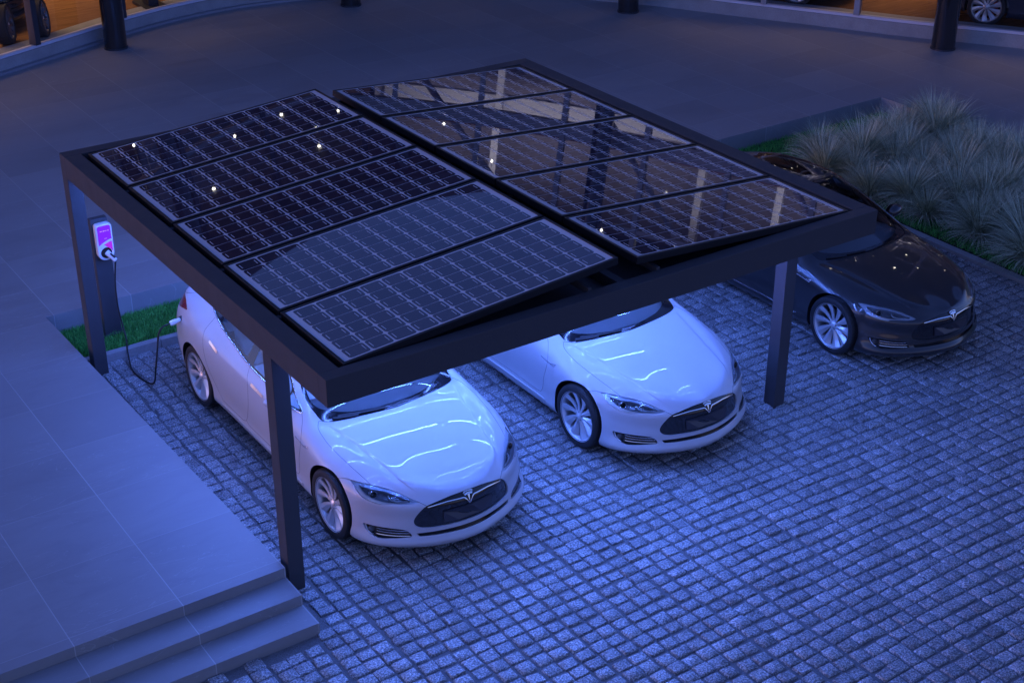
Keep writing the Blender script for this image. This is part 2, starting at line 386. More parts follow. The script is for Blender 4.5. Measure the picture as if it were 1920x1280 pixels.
REG['hood']=(HDR,[(-1,7.02),(-1,10),(6.93,10)],False)
FD=smooth2([(7.84,6.40),(7.62,5.9),(7.42,5.3),(7.30,4.68),(7.33,4.1),(7.46,3.4),(7.6,2.4),(7.72,1.95)])+smooth2([(7.9,1.85),(9,1.85),(10.0,1.85)])+smooth2([(10.12,2.1),(9.95,3.0),(9.80,4.0),(9.82,5.0),(9.92,5.7),(9.98,6.05)])
REG['front_door']=(FD+densify([(9.98,6.06),(9.98,6.47),(8.5,6.3),(7.84,6.40)],.2),[],True)
RD=smooth2([(9.98,6.05),(9.92,5.7),(9.82,5.0),(9.80,4.0),(9.95,3.0),(10.12,2.1)])+smooth2([(10.25,1.85),(10.7,1.85),(11.15,1.95)])+smooth2([(11.32,2.4),(11.62,3.3),(11.9,4.1),(12.08,4.75),(12.2,5.4),(12.27,5.8),(12.2,6.35)])
REG['rear_door']=(RD+densify([(12.2,6.45),(10.5,6.4),(9.98,6.2),(9.98,6.05)],.2),[],True)

def inpoly(poly,x,y):
    p=np.array(poly); c=np.zeros(len(x),bool); j=len(p)-1
    for i in range(len(p)):
        xi,yi=p[i]; xj,yj=p[j]
        if yi!=yj:
            k=((yi>y)!=(yj>y))&(x<(xj-xi)*(y-yi)/(yj-yi)+xi); c^=k
        j=i
    return c
def car_skin():
    us=np.arange(0,17.001,.125); vs=np.arange(0,9.001,.125)
    cons=[]                                    # constraint chains
    for nm,(ch,cl,closed) in REG.items():
        if nm in ('front_door','rear_door'): ch=FD if nm=='front_door' else RD
        ch=[(min(max(a,0),17),min(max(b,0),9)) for a,b in ch]
        cons.append(densify(ch))
    for o_ in (-.22,-.10,-.05,0,.05,.10,.18): cons.append([(float(a),float(np.interp(a,CARS.CU,CARS.CV)+o_)) for a in np.linspace(2.2,6.85,90)])
    pts=[];edges=[];idx={}
    def vid(a,b):
        k=(round(a,4),round(b,4))
        if k not in idx: idx[k]=len(pts); pts.append((k[0],k[1]))
        return idx[k]
    for ch in cons:
        ids=[vid(a,b) for a,b in ch]
        edges+=[(i,j) for i,j in zip(ids[:-1],ids[1:]) if i!=j]
    cp=np.array(pts); 
    for u in us:
        for v in vs:
            d=np.abs(cp-np.array([u,v])).max(1).min()
            if d>.045 or u in (0.,17.) or v in (0.,9.): vid(float(u),float(v))
    r=geometry.delaunay_2d_cdt([Vector(q) for q in pts],edges,[],0,1e-5)
    P=np.array([(q.x,q.y) for q in r[0]]); T=np.array([list(f) for f in r[2]])
    return P,T
def build_car():
    P,T=car_skin()
    X,Nn=CARS.pts(np.clip(P[:,0],0,17),np.clip(P[:,1],0,9))
    c=X-np.array([0,2.5,.5]); 
    # the spline normal points one way over the whole sheet: make it outward
    if ((Nn*c).sum(1)>0).mean()<.5: Nn=-Nn
    bad=np.linalg.norm(Nn,axis=1)<.5
    Nn[bad]=np.array([0,-1,.3])/math.sqrt(1.09)
    X[P[:,1]>8.9995,0]=0; X[P[:,0]<.0005,0]=0; X[P[:,0]>16.9995,0]=0
    for k in np.where(np.abs(X[:,0])<1e-9)[0]:
        Nn[k,0]=0; Nn[k]/=max(np.linalg.norm(Nn[k]),1e-9)
    # orient triangles outward
    fn=np.cross(X[T[:,1]]-X[T[:,0]],X[T[:,2]]-X[T[:,0]])
    fl=(fn*(Nn[T].sum(1))).sum(1)<0; T[fl]=T[fl][:,::-1]
    ar=np.linalg.norm(fn,axis=1); T=T[ar>1e-10]
    C=P[T].mean(1); cx,cy=C[:,0],C[:,1]
    lab=np.full(len(T),'body',dtype=object)
    order=['rear_door','front_door','hood','tail','rear_glass','roof_glass','dlo','win_q','win_r','win_f','win_tri','windshield','ws_glass','headlight','hl_inner','fog_vent','lower_grille','grille','arch_r','arch_f']
    for nm in order:
        ch,cl,_=REG[nm]; k=inpoly(list(ch)+cl,cx,cy)
        if nm=='hood': k&=(lab=='body')
        if nm in('front_door','rear_door'): k&=~inpoly(REG['dlo'][0],cx,cy)
        lab[k]=nm
    root=empty('electric_car')
    mir=np.array([-1,1,1.0])
    def sheet(names,depth=0.0,side=0):
        """vertices, faces, normals of a region; side 0 = both halves welded, -1 / 1 = one half"""
        sel=np.isin(lab,names); t=T[sel]; used=np.unique(t); 
        V=X-Nn*depth; out_v=[];out_n=[];out_f=[]
        for s in ((1,-1) if side==0 else (side,)):
            m={}
            for i in used:
                if s==-1 and side==0 and abs(X[i,0])<1e-9 and i in first: m[i]=first[i]; continue
                m[i]=len(out_v); out_v.append(V[i]*(mir if s<0 else 1)); out_n.append(Nn[i]*(mir if s<0 else 1))
            if s==1: first=dict(m)
            for f in t:
                g=[m[f[0]],m[f[1]],m[f[2]]]
                out_f.append(g if s>0 else g[::-1])
        return out_v,out_f,out_n
    def part(name,names,mat,depth=0.0,side=0,parent=root):
        v,f,n=sheet(names,depth,side)
        return mesh_obj(name,v,f,mat,parent,True,n)
    def border(names,inner,depth,side=0):
        """wall along the edge between a hole and the rest, so that the hole has an inner lip"""
        sel=np.isin(lab,names); E={}
        for f in T[sel]:
            for a,b in ((f[0],f[1]),(f[1],f[2]),(f[2],f[0])): E[(a,b)]=1
        bd=[(a,b) for (a,b) in E if (b,a) not in E and not (abs(X[a,0])<1e-9 and abs(X[b,0])<1e-9)]
        mb=MB()
        for s in ((1,-1) if side==0 else (side,)):
            q=np.array([s,1,1])
            for a,b in bd:
                p=[X[a]*q,X[b]*q,(X[b]-Nn[b]*depth)*q,(X[a]-Nn[a]*depth)*q]
                mb.add(p,[(0,1,2,3) if s<0 else (3,2,1,0)])
        return mb
    WP=M['white_paint']
    body=part('body',['body'],WP)
    def lips(mat,parent,*jobs):
        mb=MB()
        for nm,d in jobs:
            b=border(nm,None,d); mb.add(b.v,b.f)
        return mesh_obj('panel_lip',mb.v,mb.f,mat,parent,False)
    lips(WP,body,(['headlight','hl_inner'],.012),(['fog_vent'],.05),(['lower_grille'],.05),(['grille'],.016))
    part('hood',['hood'],WP)
    doors={}
    for s in (-1,1):
        doors['f',s]=part('front_door',['front_door'],WP,0,s); doors['r',s]=part('rear_door',['rear_door'],WP,0,s)
    # ---- glass
    ws=part('windshield',['windshield'],M['gloss_black'],.004); part('pane',['ws_glass'],M['car_glass'],.004,0,ws)
    part('roof_glass',['roof_glass'],M['roof_glass'],.002)
    part('rear_window',['rear_glass'],M['roof_glass'],.003)
    for s in (-1,1):
        d=part('side_window_frame',['dlo'],M['gloss_black'],.006,s)
        for w in ('win_tri','win_f','win_r','win_q'): part('pane',[w],M['car_glass'],.008,s,d)
    # ---- surface-following strips
    def ribbon(mb,uv,w,off,s,th=.002):
        uv=densify(uv,.06); A=np.array(uv); p,n=CARS.pts(A[:,0],np.clip(A[:,1],0,9)); 
        if (n*(p-np.array([0,2.5,.5]))).sum()<0: n=-n
        t=np.gradient(p,axis=0); t/=np.linalg.norm(t,axis=1,keepdims=True)+1e-9
        b=np.cross(n,t); q=np.array([s,1,1]); vs=[];k=len(p)
        for i in range(k):
            for sd in (-.5,.5): vs.append((p[i]+n[i]*off+b[i]*w*sd)*q)
            for sd in (.5,-.5): vs.append((p[i]+n[i]*(off-th)+b[i]*w*sd)*q)
        fs=[]
        for i in range(k-1):
            for j in range(4):
                j2=(j+1)%4; f=(i*4+j,i*4+j2,(i+1)*4+j2,(i+1)*4+j); fs.append(f if s<0 else f[::-1])
        fs+=[(0,1,2,3),tuple((k-1)*4+j for j in (3,2,1,0))]
        mb.add(vs,fs)
    for s in (-1,1):
        for ch,w_ in ((HD,.0035),(FD,.0035),(RD[10:],.0035),([(2.07,5.73),(1.9,5.5),(1.72,5.2)],.0035),
            (smooth2([(5.68,4.40),(5.45,4.72),(5.20,5.0),(4.95,5.2),(4.80,5.25)]),.003),(smooth2([(15.6,5.8),(14.9,6.1),(14.4,6.6),(14.3,7.2),(14.3,7.7)]),.004),
            (smooth2([(12.9,2.9),(13.5,2.7),(14.2,2.6),(15,2.6),(16,2.6)]),.003)):
            sm=MB(); ribbon(sm,ch,w_,.0008,s); mesh_obj('panel_gap',sm.v,sm.f,M['seam'],body)
    for s in (-1,1):
        mb=MB()
        lo=DL[:10*5-4]
        ribbon(mb,lo,.013,.004,s,.006); ribbon(mb,DL[48:]+DL[:1],.009,.003,s,.006)
        mesh_obj('window_trim',mb.v,mb.f,M['chrome'],root,True)
        # door handles, flush bars in a shallow recess
        for key,uv in ((('f',s),[(9.22,5.22),(9.70,5.34)]),(('r',s),[(11.15,5.22),(11.75,5.44)])):
            mb=MB(); ribbon(mb,uv,.030,.006,s,.008); h=mesh_obj('door_handle',mb.v,mb.f,M['chrome'],doors[key])
        # sill blade
        mb=MB(); ribbon(mb,[(7.4,1.35),(9,1.35),(10,1.35),(11.2,1.45)],.03,.006,s,.012); mesh_obj('sill_trim',mb.v,mb.f,M['chrome'] if False else WP,root,True)
        # side vent blade behind the front wheel
        mb=MB(); ribbon(mb,[(7.62,4.72),(7.3,4.66),(6.95,4.58)],.008,.006,s,.008); ribbon(mb,[(6.95,4.58),(6.88,4.78)],.012,.005,s,.006); ribbon(mb,[(7.15,4.62),(6.88,4.80)],.007,.005,s,.006)
        mesh_obj('side_repeater',mb.v,mb.f,M['chrome'],root)
    # ---- nose panel
    g=part('grille',['grille'],M['gloss_black'],.014)
    mb=MB()
    for s in (-1,1): ribbon(mb,[(1.70,5.05),(1.35,5.27),(1.00,5.42),(.62,5.45),(.27,5.45),(.20,5.36),(.01,4.66)],.009,.004,s,.02)
    mesh_obj('chrome_bar',mb.v,mb.f,M['chrome'],g)
    def on_nose(a,z,off):
        # point of the nose at half width a and height z
        uv=np.array([abs(a)/.23,4+ (z-.48)/.095])
        for it in range(40):
            e=1e-4; B=CARS.pts([uv[0],uv[0]+e,uv[0]],[uv[1],uv[1],uv[1]+e],False)[:,[0,2]]
            J=np.stack([(B[1]-B[0])/e,(B[2]-B[0])/e],1)
            d=np.linalg.lstsq(J,np.array([abs(a),z])-B[0],rcond=1e-3)[0]; uv=uv+np.clip(d,-.25,.25)
            uv=np.clip(uv,[0,0],[3,6.9])
        p,n=CARS.pts([uv[0]],[uv[1]]); p=p[0]; n=n[0]
        if n[1]>0: n=-n
        q=np.array([1 if a>=0 else -1,1,1]); return (p+n*off)*q
    def nose_prism(poly,off,th):
        mb=MB(); n=len(poly)
        A=[on_nose(a,z,off) for a,z in poly]; B=[on_nose(a,z,off-th) for a,z in poly]
        mb.add(A+B,[tuple(range(n)),tuple(range(2*n-1,n-1,-1))]+[(k,n+k,n+(k+1)%n,(k+1)%n) for k in range(n)]); return mb
    # emblem: a curved bar above a tapering stem
    mb=MB()
    b1=nose_prism([(-.052,.640),(-.03,.650),(0,.654),(.03,.650),(.052,.640),(.047,.632),(.028,.640),(0,.644),(-.028,.640),(-.047,.632)],.004,.014); mb.add(b1.v,b1.f)
    b1=nose_prism([(-.046,.627),(-.02,.634),(0,.636),(.02,.634),(.046,.627),(.036,.613),(.018,.618),(.011,.617),(0,.556),(-.011,.617),(-.018,.618),(-.036,.613)],.004,.014); mb.add(b1.v,b1.f)
    mesh_obj('emblem',mb.v,mb.f,M['chrome'],g)
    PLT=[(-.26,.414),(-.13,.412),(0,.412),(.13,.412),(.26,.414),(.26,.512),(.13,.524),(0,.527),(-.13,.524),(-.26,.512)]
    mb=nose_prism(PLT,.006,.022); mesh_obj('licence_plate',mb.v,mb.f,M['plate'],g)
    # lower intake with a row of small upright fins
    lg=part('lower_grille',['lower_grille'],M['black_plastic'],.05)
    mb=MB()
    for k in range(-44,45):
        a=k*.0105
        p0=on_nose(a,.300+.02*abs(a),-.012); p1=on_nose(a,.342-.01*abs(a),-.012)
        mb.cyl(p0,p1,.0018,n=4)
    mb.build('fin_row',M['gloss_black'],lg)
    for s in (-1,1):
        fv=part('fog_light',['fog_vent'],M['black_plastic'],.05,s)
        mb=MB()
        for v0,v1,a0,a1 in ((2.62,2.66,2.30,3.42),(2.36,2.40,2.24,3.42),(2.10,2.12,2.24,3.42)):
            ribbon(mb,[(a0,v0),((a0+a1)/2,(v0+v1)/2),(a1,v1)],.006,-.004,s,.02)
        mesh_obj('slat',mb.v,mb.f,M['chrome'],fv)
        mb=MB(); ribbon(mb,[(3.47,2.84),(3.47,1.83)],.010,-.004,s,.03); mesh_obj('divider',mb.v,mb.f,M['black_plastic'],fv)
        q=np.array([s,1,1])
        p,n=CARS.pts([3.76],[2.38]); n=n[0] if (n[0]*(p[0]-np.array([0,2.5,.5]))).sum()>0 else -n[0]
        d=np.array([.35,-.93,.05]); mb=MB(); c0=(p[0]-n*.045)*q; 
        mb.cyl(c0,c0+d*q*.022,.030,.034,n=20); mb.build('lamp',M['lamp_dark'],fv)
        mb=MB(); mb.cyl(c0+d*q*.023,c0+d*q*.026,.026,.024,n=20); mb.build('lens',M['lamp_dark'],fv)
        mb=MB(); ribbon(mb,smooth2([(3.98,2.70),(3.93,2.35),(3.78,2.08),(3.6,1.93)]),.006,-.008,s,.01); mesh_obj('daylight_strip',mb.v,mb.f,M['lamp_white'],fv)
        # ---- headlamps
        hl=part('headlight',['headlight'],M['bezel'],.012,s)
        b=border(['hl_inner'],None,.055,s); e=MB(); off=[]
        inn=part('reflector',['hl_inner'],M['lamp_dark'],.050,s,hl)
        mb=MB(); 
        bb=border(['hl_inner'],None,.055,s); mb.add(bb.v,bb.f); mesh_obj('reflector_wall',mb.v,mb.f,M['bezel'],hl)
        for u_,v_,r_ in ((3.72,5.33,.034),):
            p,n=CARS.pts([u_],[v_]); n=n[0] if (n[0]*(p[0]-np.array([0,2.5,.5]))).sum()>0 else -n[0]
            c0=(p[0]-n*.040)*q; d=np.array([.25,-.95,.2]); d/=np.linalg.norm(d); d=d*q
            mb=MB(); mb.cyl(c0-d*.01,c0+d*.022,r_+.008,r_+.004,n=24); mb.build('projector_ring',M['chrome'],hl,angle=40)
            mb=MB(); Mx=Matrix.Translation(Vector(c0+d*.012))@Vector((0,0,1)).rotation_difference(Vector(d)).to_matrix().to_4x4()
            mb.lathe([(0.0001,r_*.62)]+[(r_*math.sin(t),r_*.62*math.cos(t)) for t in np.linspace(.15,1.57,8)],24,Mx); mb.build('projector',M['screen_black'],hl,True)
        mb=MB(); ribbon(mb,smooth2([(3.02,5.63),(2.92,5.40),(2.72,5.40),(2.5,5.52),(2.36,5.60)]),.011,-.018,s,.012); mesh_obj('daylight_strip',mb.v,mb.f,M['lamp_white'],hl,True)
        part('lens',['headlight','hl_inner'],M['lens'],.002,s,hl)
        tl=part('tail_light',['tail'],M['tail_red'],.003,s)
        # ---- mirrors
        bm=bmesh.new(); bmesh.ops.create_uvsphere(bm,u_segments=24,v_segments=14,radius=1)
        for v in bm.verts:
            x,y,z=v.co
            yy=y*.085 if y<0 else y*.045
            v.co=(x*.115,yy,z*.072*(1-.25*max(x,0)))
        mb=MB(); mb.bm(bm,Matrix.Translation((0,0,0))); 
        V=[(s*(.985+v.x),1.93+v.y+.12*v.x,1.005+v.z+.15*v.x) for v in [Vector(t) for t in mb.v]]
        mr=mesh_obj('side_mirror',V,mb.f if s>0 else [f[::-1] for f in mb.f],WP,root,True)
        mb=MB(); mb.tube([(s*.86,1.89,.955),(s*.90,1.90,.962),(s*.95,1.92,.978)],[.035,.03,.03],10); mb.build('mirror_arm',M['gloss_black'],mr,True)
        mb=MB(); mb.lathe([(.0001,0),(.06,0)],24,Matrix.Translation((s*.985,1.981,1.005))@Matrix.Rotation(R(-90),4,'X')@Matrix.Diagonal((1.55,1,1,1))); mb.build('mirror_glass',M['chrome'],mr)
    # ---- wheels
    def make_wheel():
        w=empty('wheel'); w.parent=root
        Mx=Matrix.Rotation(R(90),4,'Y')
        t=MB(); prof=[(.262,-.105),(.285,-.116),(.318,-.118),(.335,-.108),(.3435,-.088)]
        for h in np.linspace(-.08,.08,9):
            prof.append((.345,h))
            if h<.075: prof+= [(.345,h+.008),(.339,h+.010),(.339,h+.013)]
        prof+=[(.3435,.088),(.335,.108),(.318,.118),(.285,.116),(.262,.105)]
        t.lathe(prof,72,Mx); t.build('tyre',M['tyre'],w,angle=35)
        rim=MB(); rim.lathe([(.262,-.10),(.25,-.08),(.245,.05),(.252,.088),(.262,.104),(.271,.110),(.272,.105),(.266,.098)],64,Mx)
        rim.lathe([(.0001,.085),(.028,.085),(.034,.080),(.060,.070),(.066,.055),(.066,.02),(.0001,.02)],32,Mx)
        nb=10
        for k in range(nb):
            a0=2*math.pi*k/nb
            vs=[];fs=[];n=8
            for i in range(n+1):
                f=i/n; r=.050+f*.206
                w_=.032+.072*f**1.25; sw=a0+.10*f*f-.02
                for e_,dz in ((-.5,.0),(0,.006),(.5,-.012-.012*f)):
                    aa=sw+e_*w_/r; h=.068+.022*f-.012*math.sin(f*math.pi)+dz
                    vs.append(Mx@Vector((r*math.cos(aa),r*math.sin(aa),h)))
                for e_,dz in ((.5,-.012-.012*f),(-.5,.0)):
                    aa=sw+e_*w_/r; h=.068+.022*f-.012*math.sin(f*math.pi)+dz-.014
                    vs.append(Mx@Vector((r*math.cos(aa),r*math.sin(aa),h)))
            for i in range(n):
                for j in range(5):
                    j2=(j+1)%5; fs.append((i*5+j,i*5+j2,(i+1)*5+j2,(i+1)*5+j))
            fs+=[tuple(range(5)),tuple(n*5+j for j in range(5))]
            rim.add(vs,fs)
        ro=rim.build('rim',M['silver'],w,angle=32)
        d=MB(); d.lathe([(.06,.012),(.175,.012),(.178,.0),(.175,-.012),(.06,-.012)],48,Mx); d.lathe([(.0001,.03),(.07,.03),(.075,0)],32,Mx); d.build('brake_disc',M['steel'],w,angle=40)
        c=MB(); 
        for a in np.linspace(-.55,.55,7): c.bbox(-.035,.035,-.03,.03,-.035,.035,.008,Matrix.Rotation(a+R(200),4,'X')@Matrix.Translation((0.0,0,.165)))
        c.build('brake_caliper',M['caliper'],w)
        lug=MB()
        for k in range(5):
            a=2*math.pi*k/5; lug.cyl((.062,.045*math.cos(a),.045*math.sin(a)),(.078,.045*math.cos(a),.045*math.sin(a)),.007,n=8)
        lug.build('wheel_nut',M['steel'],w)
        cap=MB(); cap.lathe([(.0001,.089),(.022,.088),(.027,.084)],24,Mx); cap.build('hub_cap',M['bezel'],w,True)
        return w
    w0=make_wheel(); first=True
    for s in (-1,1):
        for y in (1.0,3.96):
            w=w0 if first else copy_tree(w0,root); first=False
            w.location=(s*.838,y,.345); w.rotation_euler=(R(17*y),0,0 if s>0 else math.pi)
    # ---- wheel wells, floor, cabin
    for s in (-1,1):
        for A,yc,r in ((A1,1.0,.388),(A2,3.96,.392)):
            mb=MB()
            E=np.array(A[1:-1]); e,_=CARS.pts(E[:,0],E[:,1]); k=len(e)
            vs=[(s*q[0],q[1],q[2]) for q in e]+[(s*.58,yc+(q[1]-yc)*1.05,.345+(q[2]-.345)*1.05) for q in e]
            mb.add(vs,[(i,i+1,k+i+1,k+i) for i in range(k-1)]+[tuple(range(k,2*k))])
            mb.build('wheel_well',M['black_plastic'],root)
    uvs=np.linspace(0,17,69); bt,_=CARS.pts(uvs,np.zeros(69)); ub=MB()
    ring=[tuple(q) for q in bt]+[(-q[0],q[1],q[2]) for q in bt[-2:0:-1]]
    ring=[(x,y,max(z,.172)) for x,y,z in ring]
    cut=[(x,y) for x,y,z in ring]
    for (x0,x1,y0,y1) in ((-.80,.80,.36,4.4),): pass
    # under-tray: full width between the axles, narrower at the wheels
    for y0,y1,w_ in ((.30,.62,.62),(.62,1.40,.58),(1.40,3.54,.86),(3.54,4.36,.58),(4.36,4.62,.66)):
        ub.box(-w_,w_,y0,y1,.175,.20)
    ub.build('underbody',M['black_plastic'],root)
    mb=MB(); mb.box(-.80,.80,1.55,4.3,.34,.36); mb.box(-.70,.70,3.75,4.45,.86,.88); mb.box(-.82,-.80,1.55,4.3,.34,.80); mb.box(.80,.82,1.55,4.3,.34,.80); mb.build('cabin_floor',M['dash'],root)
    mb=MB(); 
    prof=[(1.50,.88),(1.62,.925),(1.78,.94),(1.92,.925),(1.98,.86),(1.95,.55),(1.50,.45)]
    n=len(prof); mb.add([(x,y,z) for x in (-.68,.68) for y,z in prof],[tuple(range(n)),tuple(range(2*n-1,n-1,-1))]+[(k,n+k,n+(k+1)%n,(k+1)%n) for k in range(n)])
    db=mb.build('dashboard',M['dash'],root,angle=50)
    mb=MB(); mb.bbox(-.12,.12,1.93,1.945,.62,.92,.006); mb.build('touch_screen',M['screen_black'],db)
    def seat(x,y,wide):
        mb=MB(); h=wide/2
        mb.bbox(x-h,x+h,y-.26,y+.26,.42,.58,.05)
        Mb=Matrix.Translation((x,y+.27,.55))@Matrix.Rotation(R(-20),4,'X'); mb.bbox(-h,h,-.06,.07,0,.60,.05,Mb)
        st=mb.build('seat',M['seat'],root,angle=50)
        k=MB()
        for xx in ((x,) if wide<.8 else (x-.4,x+.4)):
            k.bbox(xx-.13,xx+.13,-.0,.09,.60,.74 if wide<.8 else .68,.035,Matrix.Translation((0,y+.25,.55))@Matrix.Rotation(R(-16),4,'X'))
        k.build('headrest',M['seat'],st,angle=50)
    seat(-.40,2.45,.52); seat(.40,2.45,.52); seat(0,3.22,1.24)
    sw=MB(); Ms=Matrix.Translation((.40,2.10,.86))@Matrix.Rotation(R(65),4,'X')
    sw.lathe([(.175+.014*math.cos(a),.014*math.sin(a)) for a in np.linspace(0,2*math.pi,9)[:-1]],32,Ms,True); sw.box(-.17,.17,-.025,.025,-.01,.01,Ms)
    sw.build('steering_wheel',M['dash'],root,True)
    # wipers resting at the base of the windshield
    wp=MB()
    for a,b in (((7.07,8.75),(7.22,7.55)),((7.06,8.1),(7.2,7.35))): ribbon(wp,[a,((a[0]+b[0])/2-.01,(a[1]+b[1])/2),b],.022,.018,-1 if a[1]>8.5 else -1,.014)
    mesh_obj('wiper',wp.v,wp.f,M['black_plastic'],root)
    return root
# ---------------------------------------------------------------- carport, panels, charger
def metal(name,col,rough,metallic=0,spk=.0):
    m=pm(name,col,rough,metallic); t=m.node_tree; b=t.nodes['Principled BSDF']
    n=noise(t,objcoord(t),3.0,5); r=ramp(t,[(.3,(rough-.07,)*3),(.7,(rough+.09,)*3)]); t.links.new(n.outputs[0],r.inputs[0]); t.links.new(r.outputs[0],b.inputs['Roughness'])
    n2=noise(t,objcoord(t),900,1); bump(t,b,n2.outputs[0],.08,.001)
    return m
M['anthracite']=metal('anthracite_powder_coat',(.058,.058,.064),.5); M['anthracite'].node_tree.nodes['Principled BSDF'].inputs['Specular IOR Level'].default_value=.25
M['panel_frame']=metal('panel_frame',(.016,.017,.020),.36,.3)
M['ceiling']=pm('carport_ceiling',(.05,.05,.055),.6)
M['led']=pm('light_strip',(.0,.0,.0),.5,emit=(.094,.212,1.0),estr=LED)
def cell_mat(name,c):
    return pm(name,c,.014,0,0,ior=1.95)
M['cell_a']=cell_mat('solar_cell_a',(.036,.027,.042)); M['cell_b']=cell_mat('solar_cell_b',(.042,.030,.044)); M['cell_c']=cell_mat('solar_cell_c',(.028,.023,.037))
M['backsheet']=pm('solar_backsheet',(.55,.55,.58),.12,0,0,ior=1.7)
M['busbar']=pm('busbar',(.72,.73,.76),.3,.4)
W_,D_,H_=5.948,5.914,2.6; ZB=2.357
cp=tag(empty('solar_carport',(0,0,0)),'black square-post carport with a solar roof standing over two white cars','carport')
def part_box(name,dims,mat,parent,b=.004):
    mb=MB(); mb.bbox(*dims,b); return mb.build(name,mat,parent)
BM=.002
part_box('beam',(0,W_,0,.132,ZB,H_),M['anthracite'],cp,.003)
part_box('beam',(0,W_,5.757,D_,ZB,H_),M['anthracite'],cp,.003)
part_box('beam',(0,.178,.132,5.757,ZB,H_),M['anthracite'],cp,.003)
part_box('beam',(5.755,W_,.132,5.757,ZB,H_),M['anthracite'],cp,.003)
for x0,x1,y0,y1 in ((0,.1496,.974,1.133),(W_-.1496,W_,.974,1.133),(0,.1496,5.755,D_),(W_-.1496,W_,5.755,D_)):
    part_box('post',(x0,x1,y0,y1,-.05,ZB),M['anthracite'],cp,.004)
part_box('centre_beam',(2.930,3.015,.132,5.757,2.440,2.575),M['anthracite'],cp)
PIT=1.114; Y0=.135
for k in range(1,5):
    y=Y0+PIT*k
    part_box('joist',(.178,2.930,y-.03,y+.03,2.475,2.562),M['anthracite'],cp); part_box('joist',(3.015,5.755,y-.03,y+.03,2.475,2.562),M['anthracite'],cp)
for x in (2.60,3.35): part_box('rail',(x-.02,x+.02,.132,5.757,2.565,2.625),M['anthracite'],cp)
for x0,x1 in ((.178,2.930),(3.015,5.755)):
    mb=MB(); mb.box(x0,x1,.132,5.757,2.460,2.472); mb.build('ceiling_panel',M['ceiling'],cp)
mb=MB(); mb.box(-1.33,1.33,-.0042,.0042,-.004,.004)
led0=mb.build('light_strip',M['led'],cp); first=True
for y in (.36,1.17,1.48,2.17,2.68,3.30,3.75,4.40,4.85,5.5):
    for x in (1.56,4.385):
        l=led0 if first else led0.copy()
        if not first: COL.objects.link(l); l.parent=cp
        first=False; l.location=(x,y,2.4545)
def make_panel(L,wd,name):
    """a framed module lying in local x (long side) and y; its face is z=0"""
    root=empty(name)
    f=.028; mb=MB()
    for t in ((0,L,0,f),(0,L,wd-f,wd),(0,f,f,wd-f),(L-f,L,f,wd-f)): mb.bbox(t[0],t[1],t[2],t[3],-.062,.004,.0025)
    mb.build('frame',M['panel_frame'],root)
    mb=MB(); mb.box(f,L-f,f,wd-f,-.012,-.001); mb.build('backsheet',M['backsheet'],root)
    mb=MB(); mb2=MB()
    nx,ny=12,6; ax,ay=.078,.046; px=(L-2*ax)/nx; py=(wd-2*ay)/ny
    for i in range(nx):
        for j in range(ny):
            x0=ax+i*px+.0075; x1=ax+(i+1)*px-.0075; y0=ay+j*py+.0032; y1=ay+(j+1)*py-.0032; c=.026
            poly=[]
            for cx,cy,a0 in ((x1-c,y1-c,0),(x0+c,y1-c,90),(x0+c,y0+c,180),(x1-c,y0+c,270)):
                for a in (0,30,60,90): poly.append((cx+c*math.cos(R(a0+a)),cy+c*math.sin(R(a0+a)),0))
            mb.mi=rng.choice((0,0,1,1,2)); mb.add(poly,[tuple(range(len(poly)))])
            for fx in (.13,.87):
                xx=x0+(x1-x0)*fx
                mb2.add([(xx-.0032,y0+.25*py,.0006),(xx+.0032,y0+.25*py,.0006),(xx+.0032,y0+.72*py,.0006),(xx-.0032,y0+.72*py,.0006)],[(0,1,2,3)])
    mb.build('cell_grid',[M['cell_a'],M['cell_b'],M['cell_c']],root)
    tag(mb2.build('busbar',M['busbar'],root),kind='stuff')
    return root
WD=PIT-.030
rows=['front','second','middle','fourth','rearmost']
for side in (0,1):
    L=2.685 if side==0 else 2.592
    p0=make_panel(L,WD,'solar_panel')
    for k in range(5):
        p=p0 if k==0 else copy_tree(p0)
        y=Y0+.012+PIT*k
        if side==0: p.location=(.232,y,2.603); p.rotation_euler=(0,-math.asin(.218/L),0)
        else: p.location=(3.122,y,2.764); p.rotation_euler=(0,math.asin(.168/L),0)
        p.parent=cp
# ---- charging station
cs=tag(empty('charging_station',(.49,6.44,.1)),'slim dark post in the lawn strip carrying a white car charger with a purple front','charging station')
mb=MB(); mb.bbox(.392,.590,6.462,6.545,.02,1.545,.004); o=mb.build('post_body',M['anthracite']); o.data.transform(Matrix.Translation((-.49,-6.44,-.1))); o.parent=cs
mb=MB(); mb.bbox(.36,.62,6.43,6.58,.06,.105,.004); o=mb.build('base_plate',M['anthracite']); o.data.transform(Matrix.Translation((-.49,-6.44,-.1))); o.parent=cs
M['casing']=pm('charger_casing',(.78,.78,.80),.3,0,.4)
M['screen']=pm('charger_screen',(.10,.01,.25),.25,emit=(.21,.012,.80),estr=.30)
M['screen2']=pm('charger_screen_pink',(.25,.01,.2),.25,emit=(.55,.03,.62),estr=.22)
M['screen_text']=pm('charger_text',(.7,.6,.8),.4,emit=(.6,.4,.95),estr=.25)
cu=empty('charger_unit',(.508-.49,6.455-6.44,1.28-.1)); cu.parent=cs
def rrect(w,h,r,n=6,rb=None):
    rb=rb or r; P=[]
    for cx,cy,a0,rr in ((w/2-r,h/2-r,0,r),(-w/2+r,h/2-r,90,r),(-w/2+rb,-h/2+rb,180,rb),(w/2-rb,-h/2+rb,270,rb)):
        for k in range(n+1): P.append((cx+rr*math.cos(R(a0+90*k/n)),cy+rr*math.sin(R(a0+90*k/n))))
    return P
TY=Matrix(((1,0,0,0),(0,0,-1,0),(0,1,0,0),(0,0,0,1)))     # local xy -> xz, local z -> -y
CWd,CHt=.188,.44
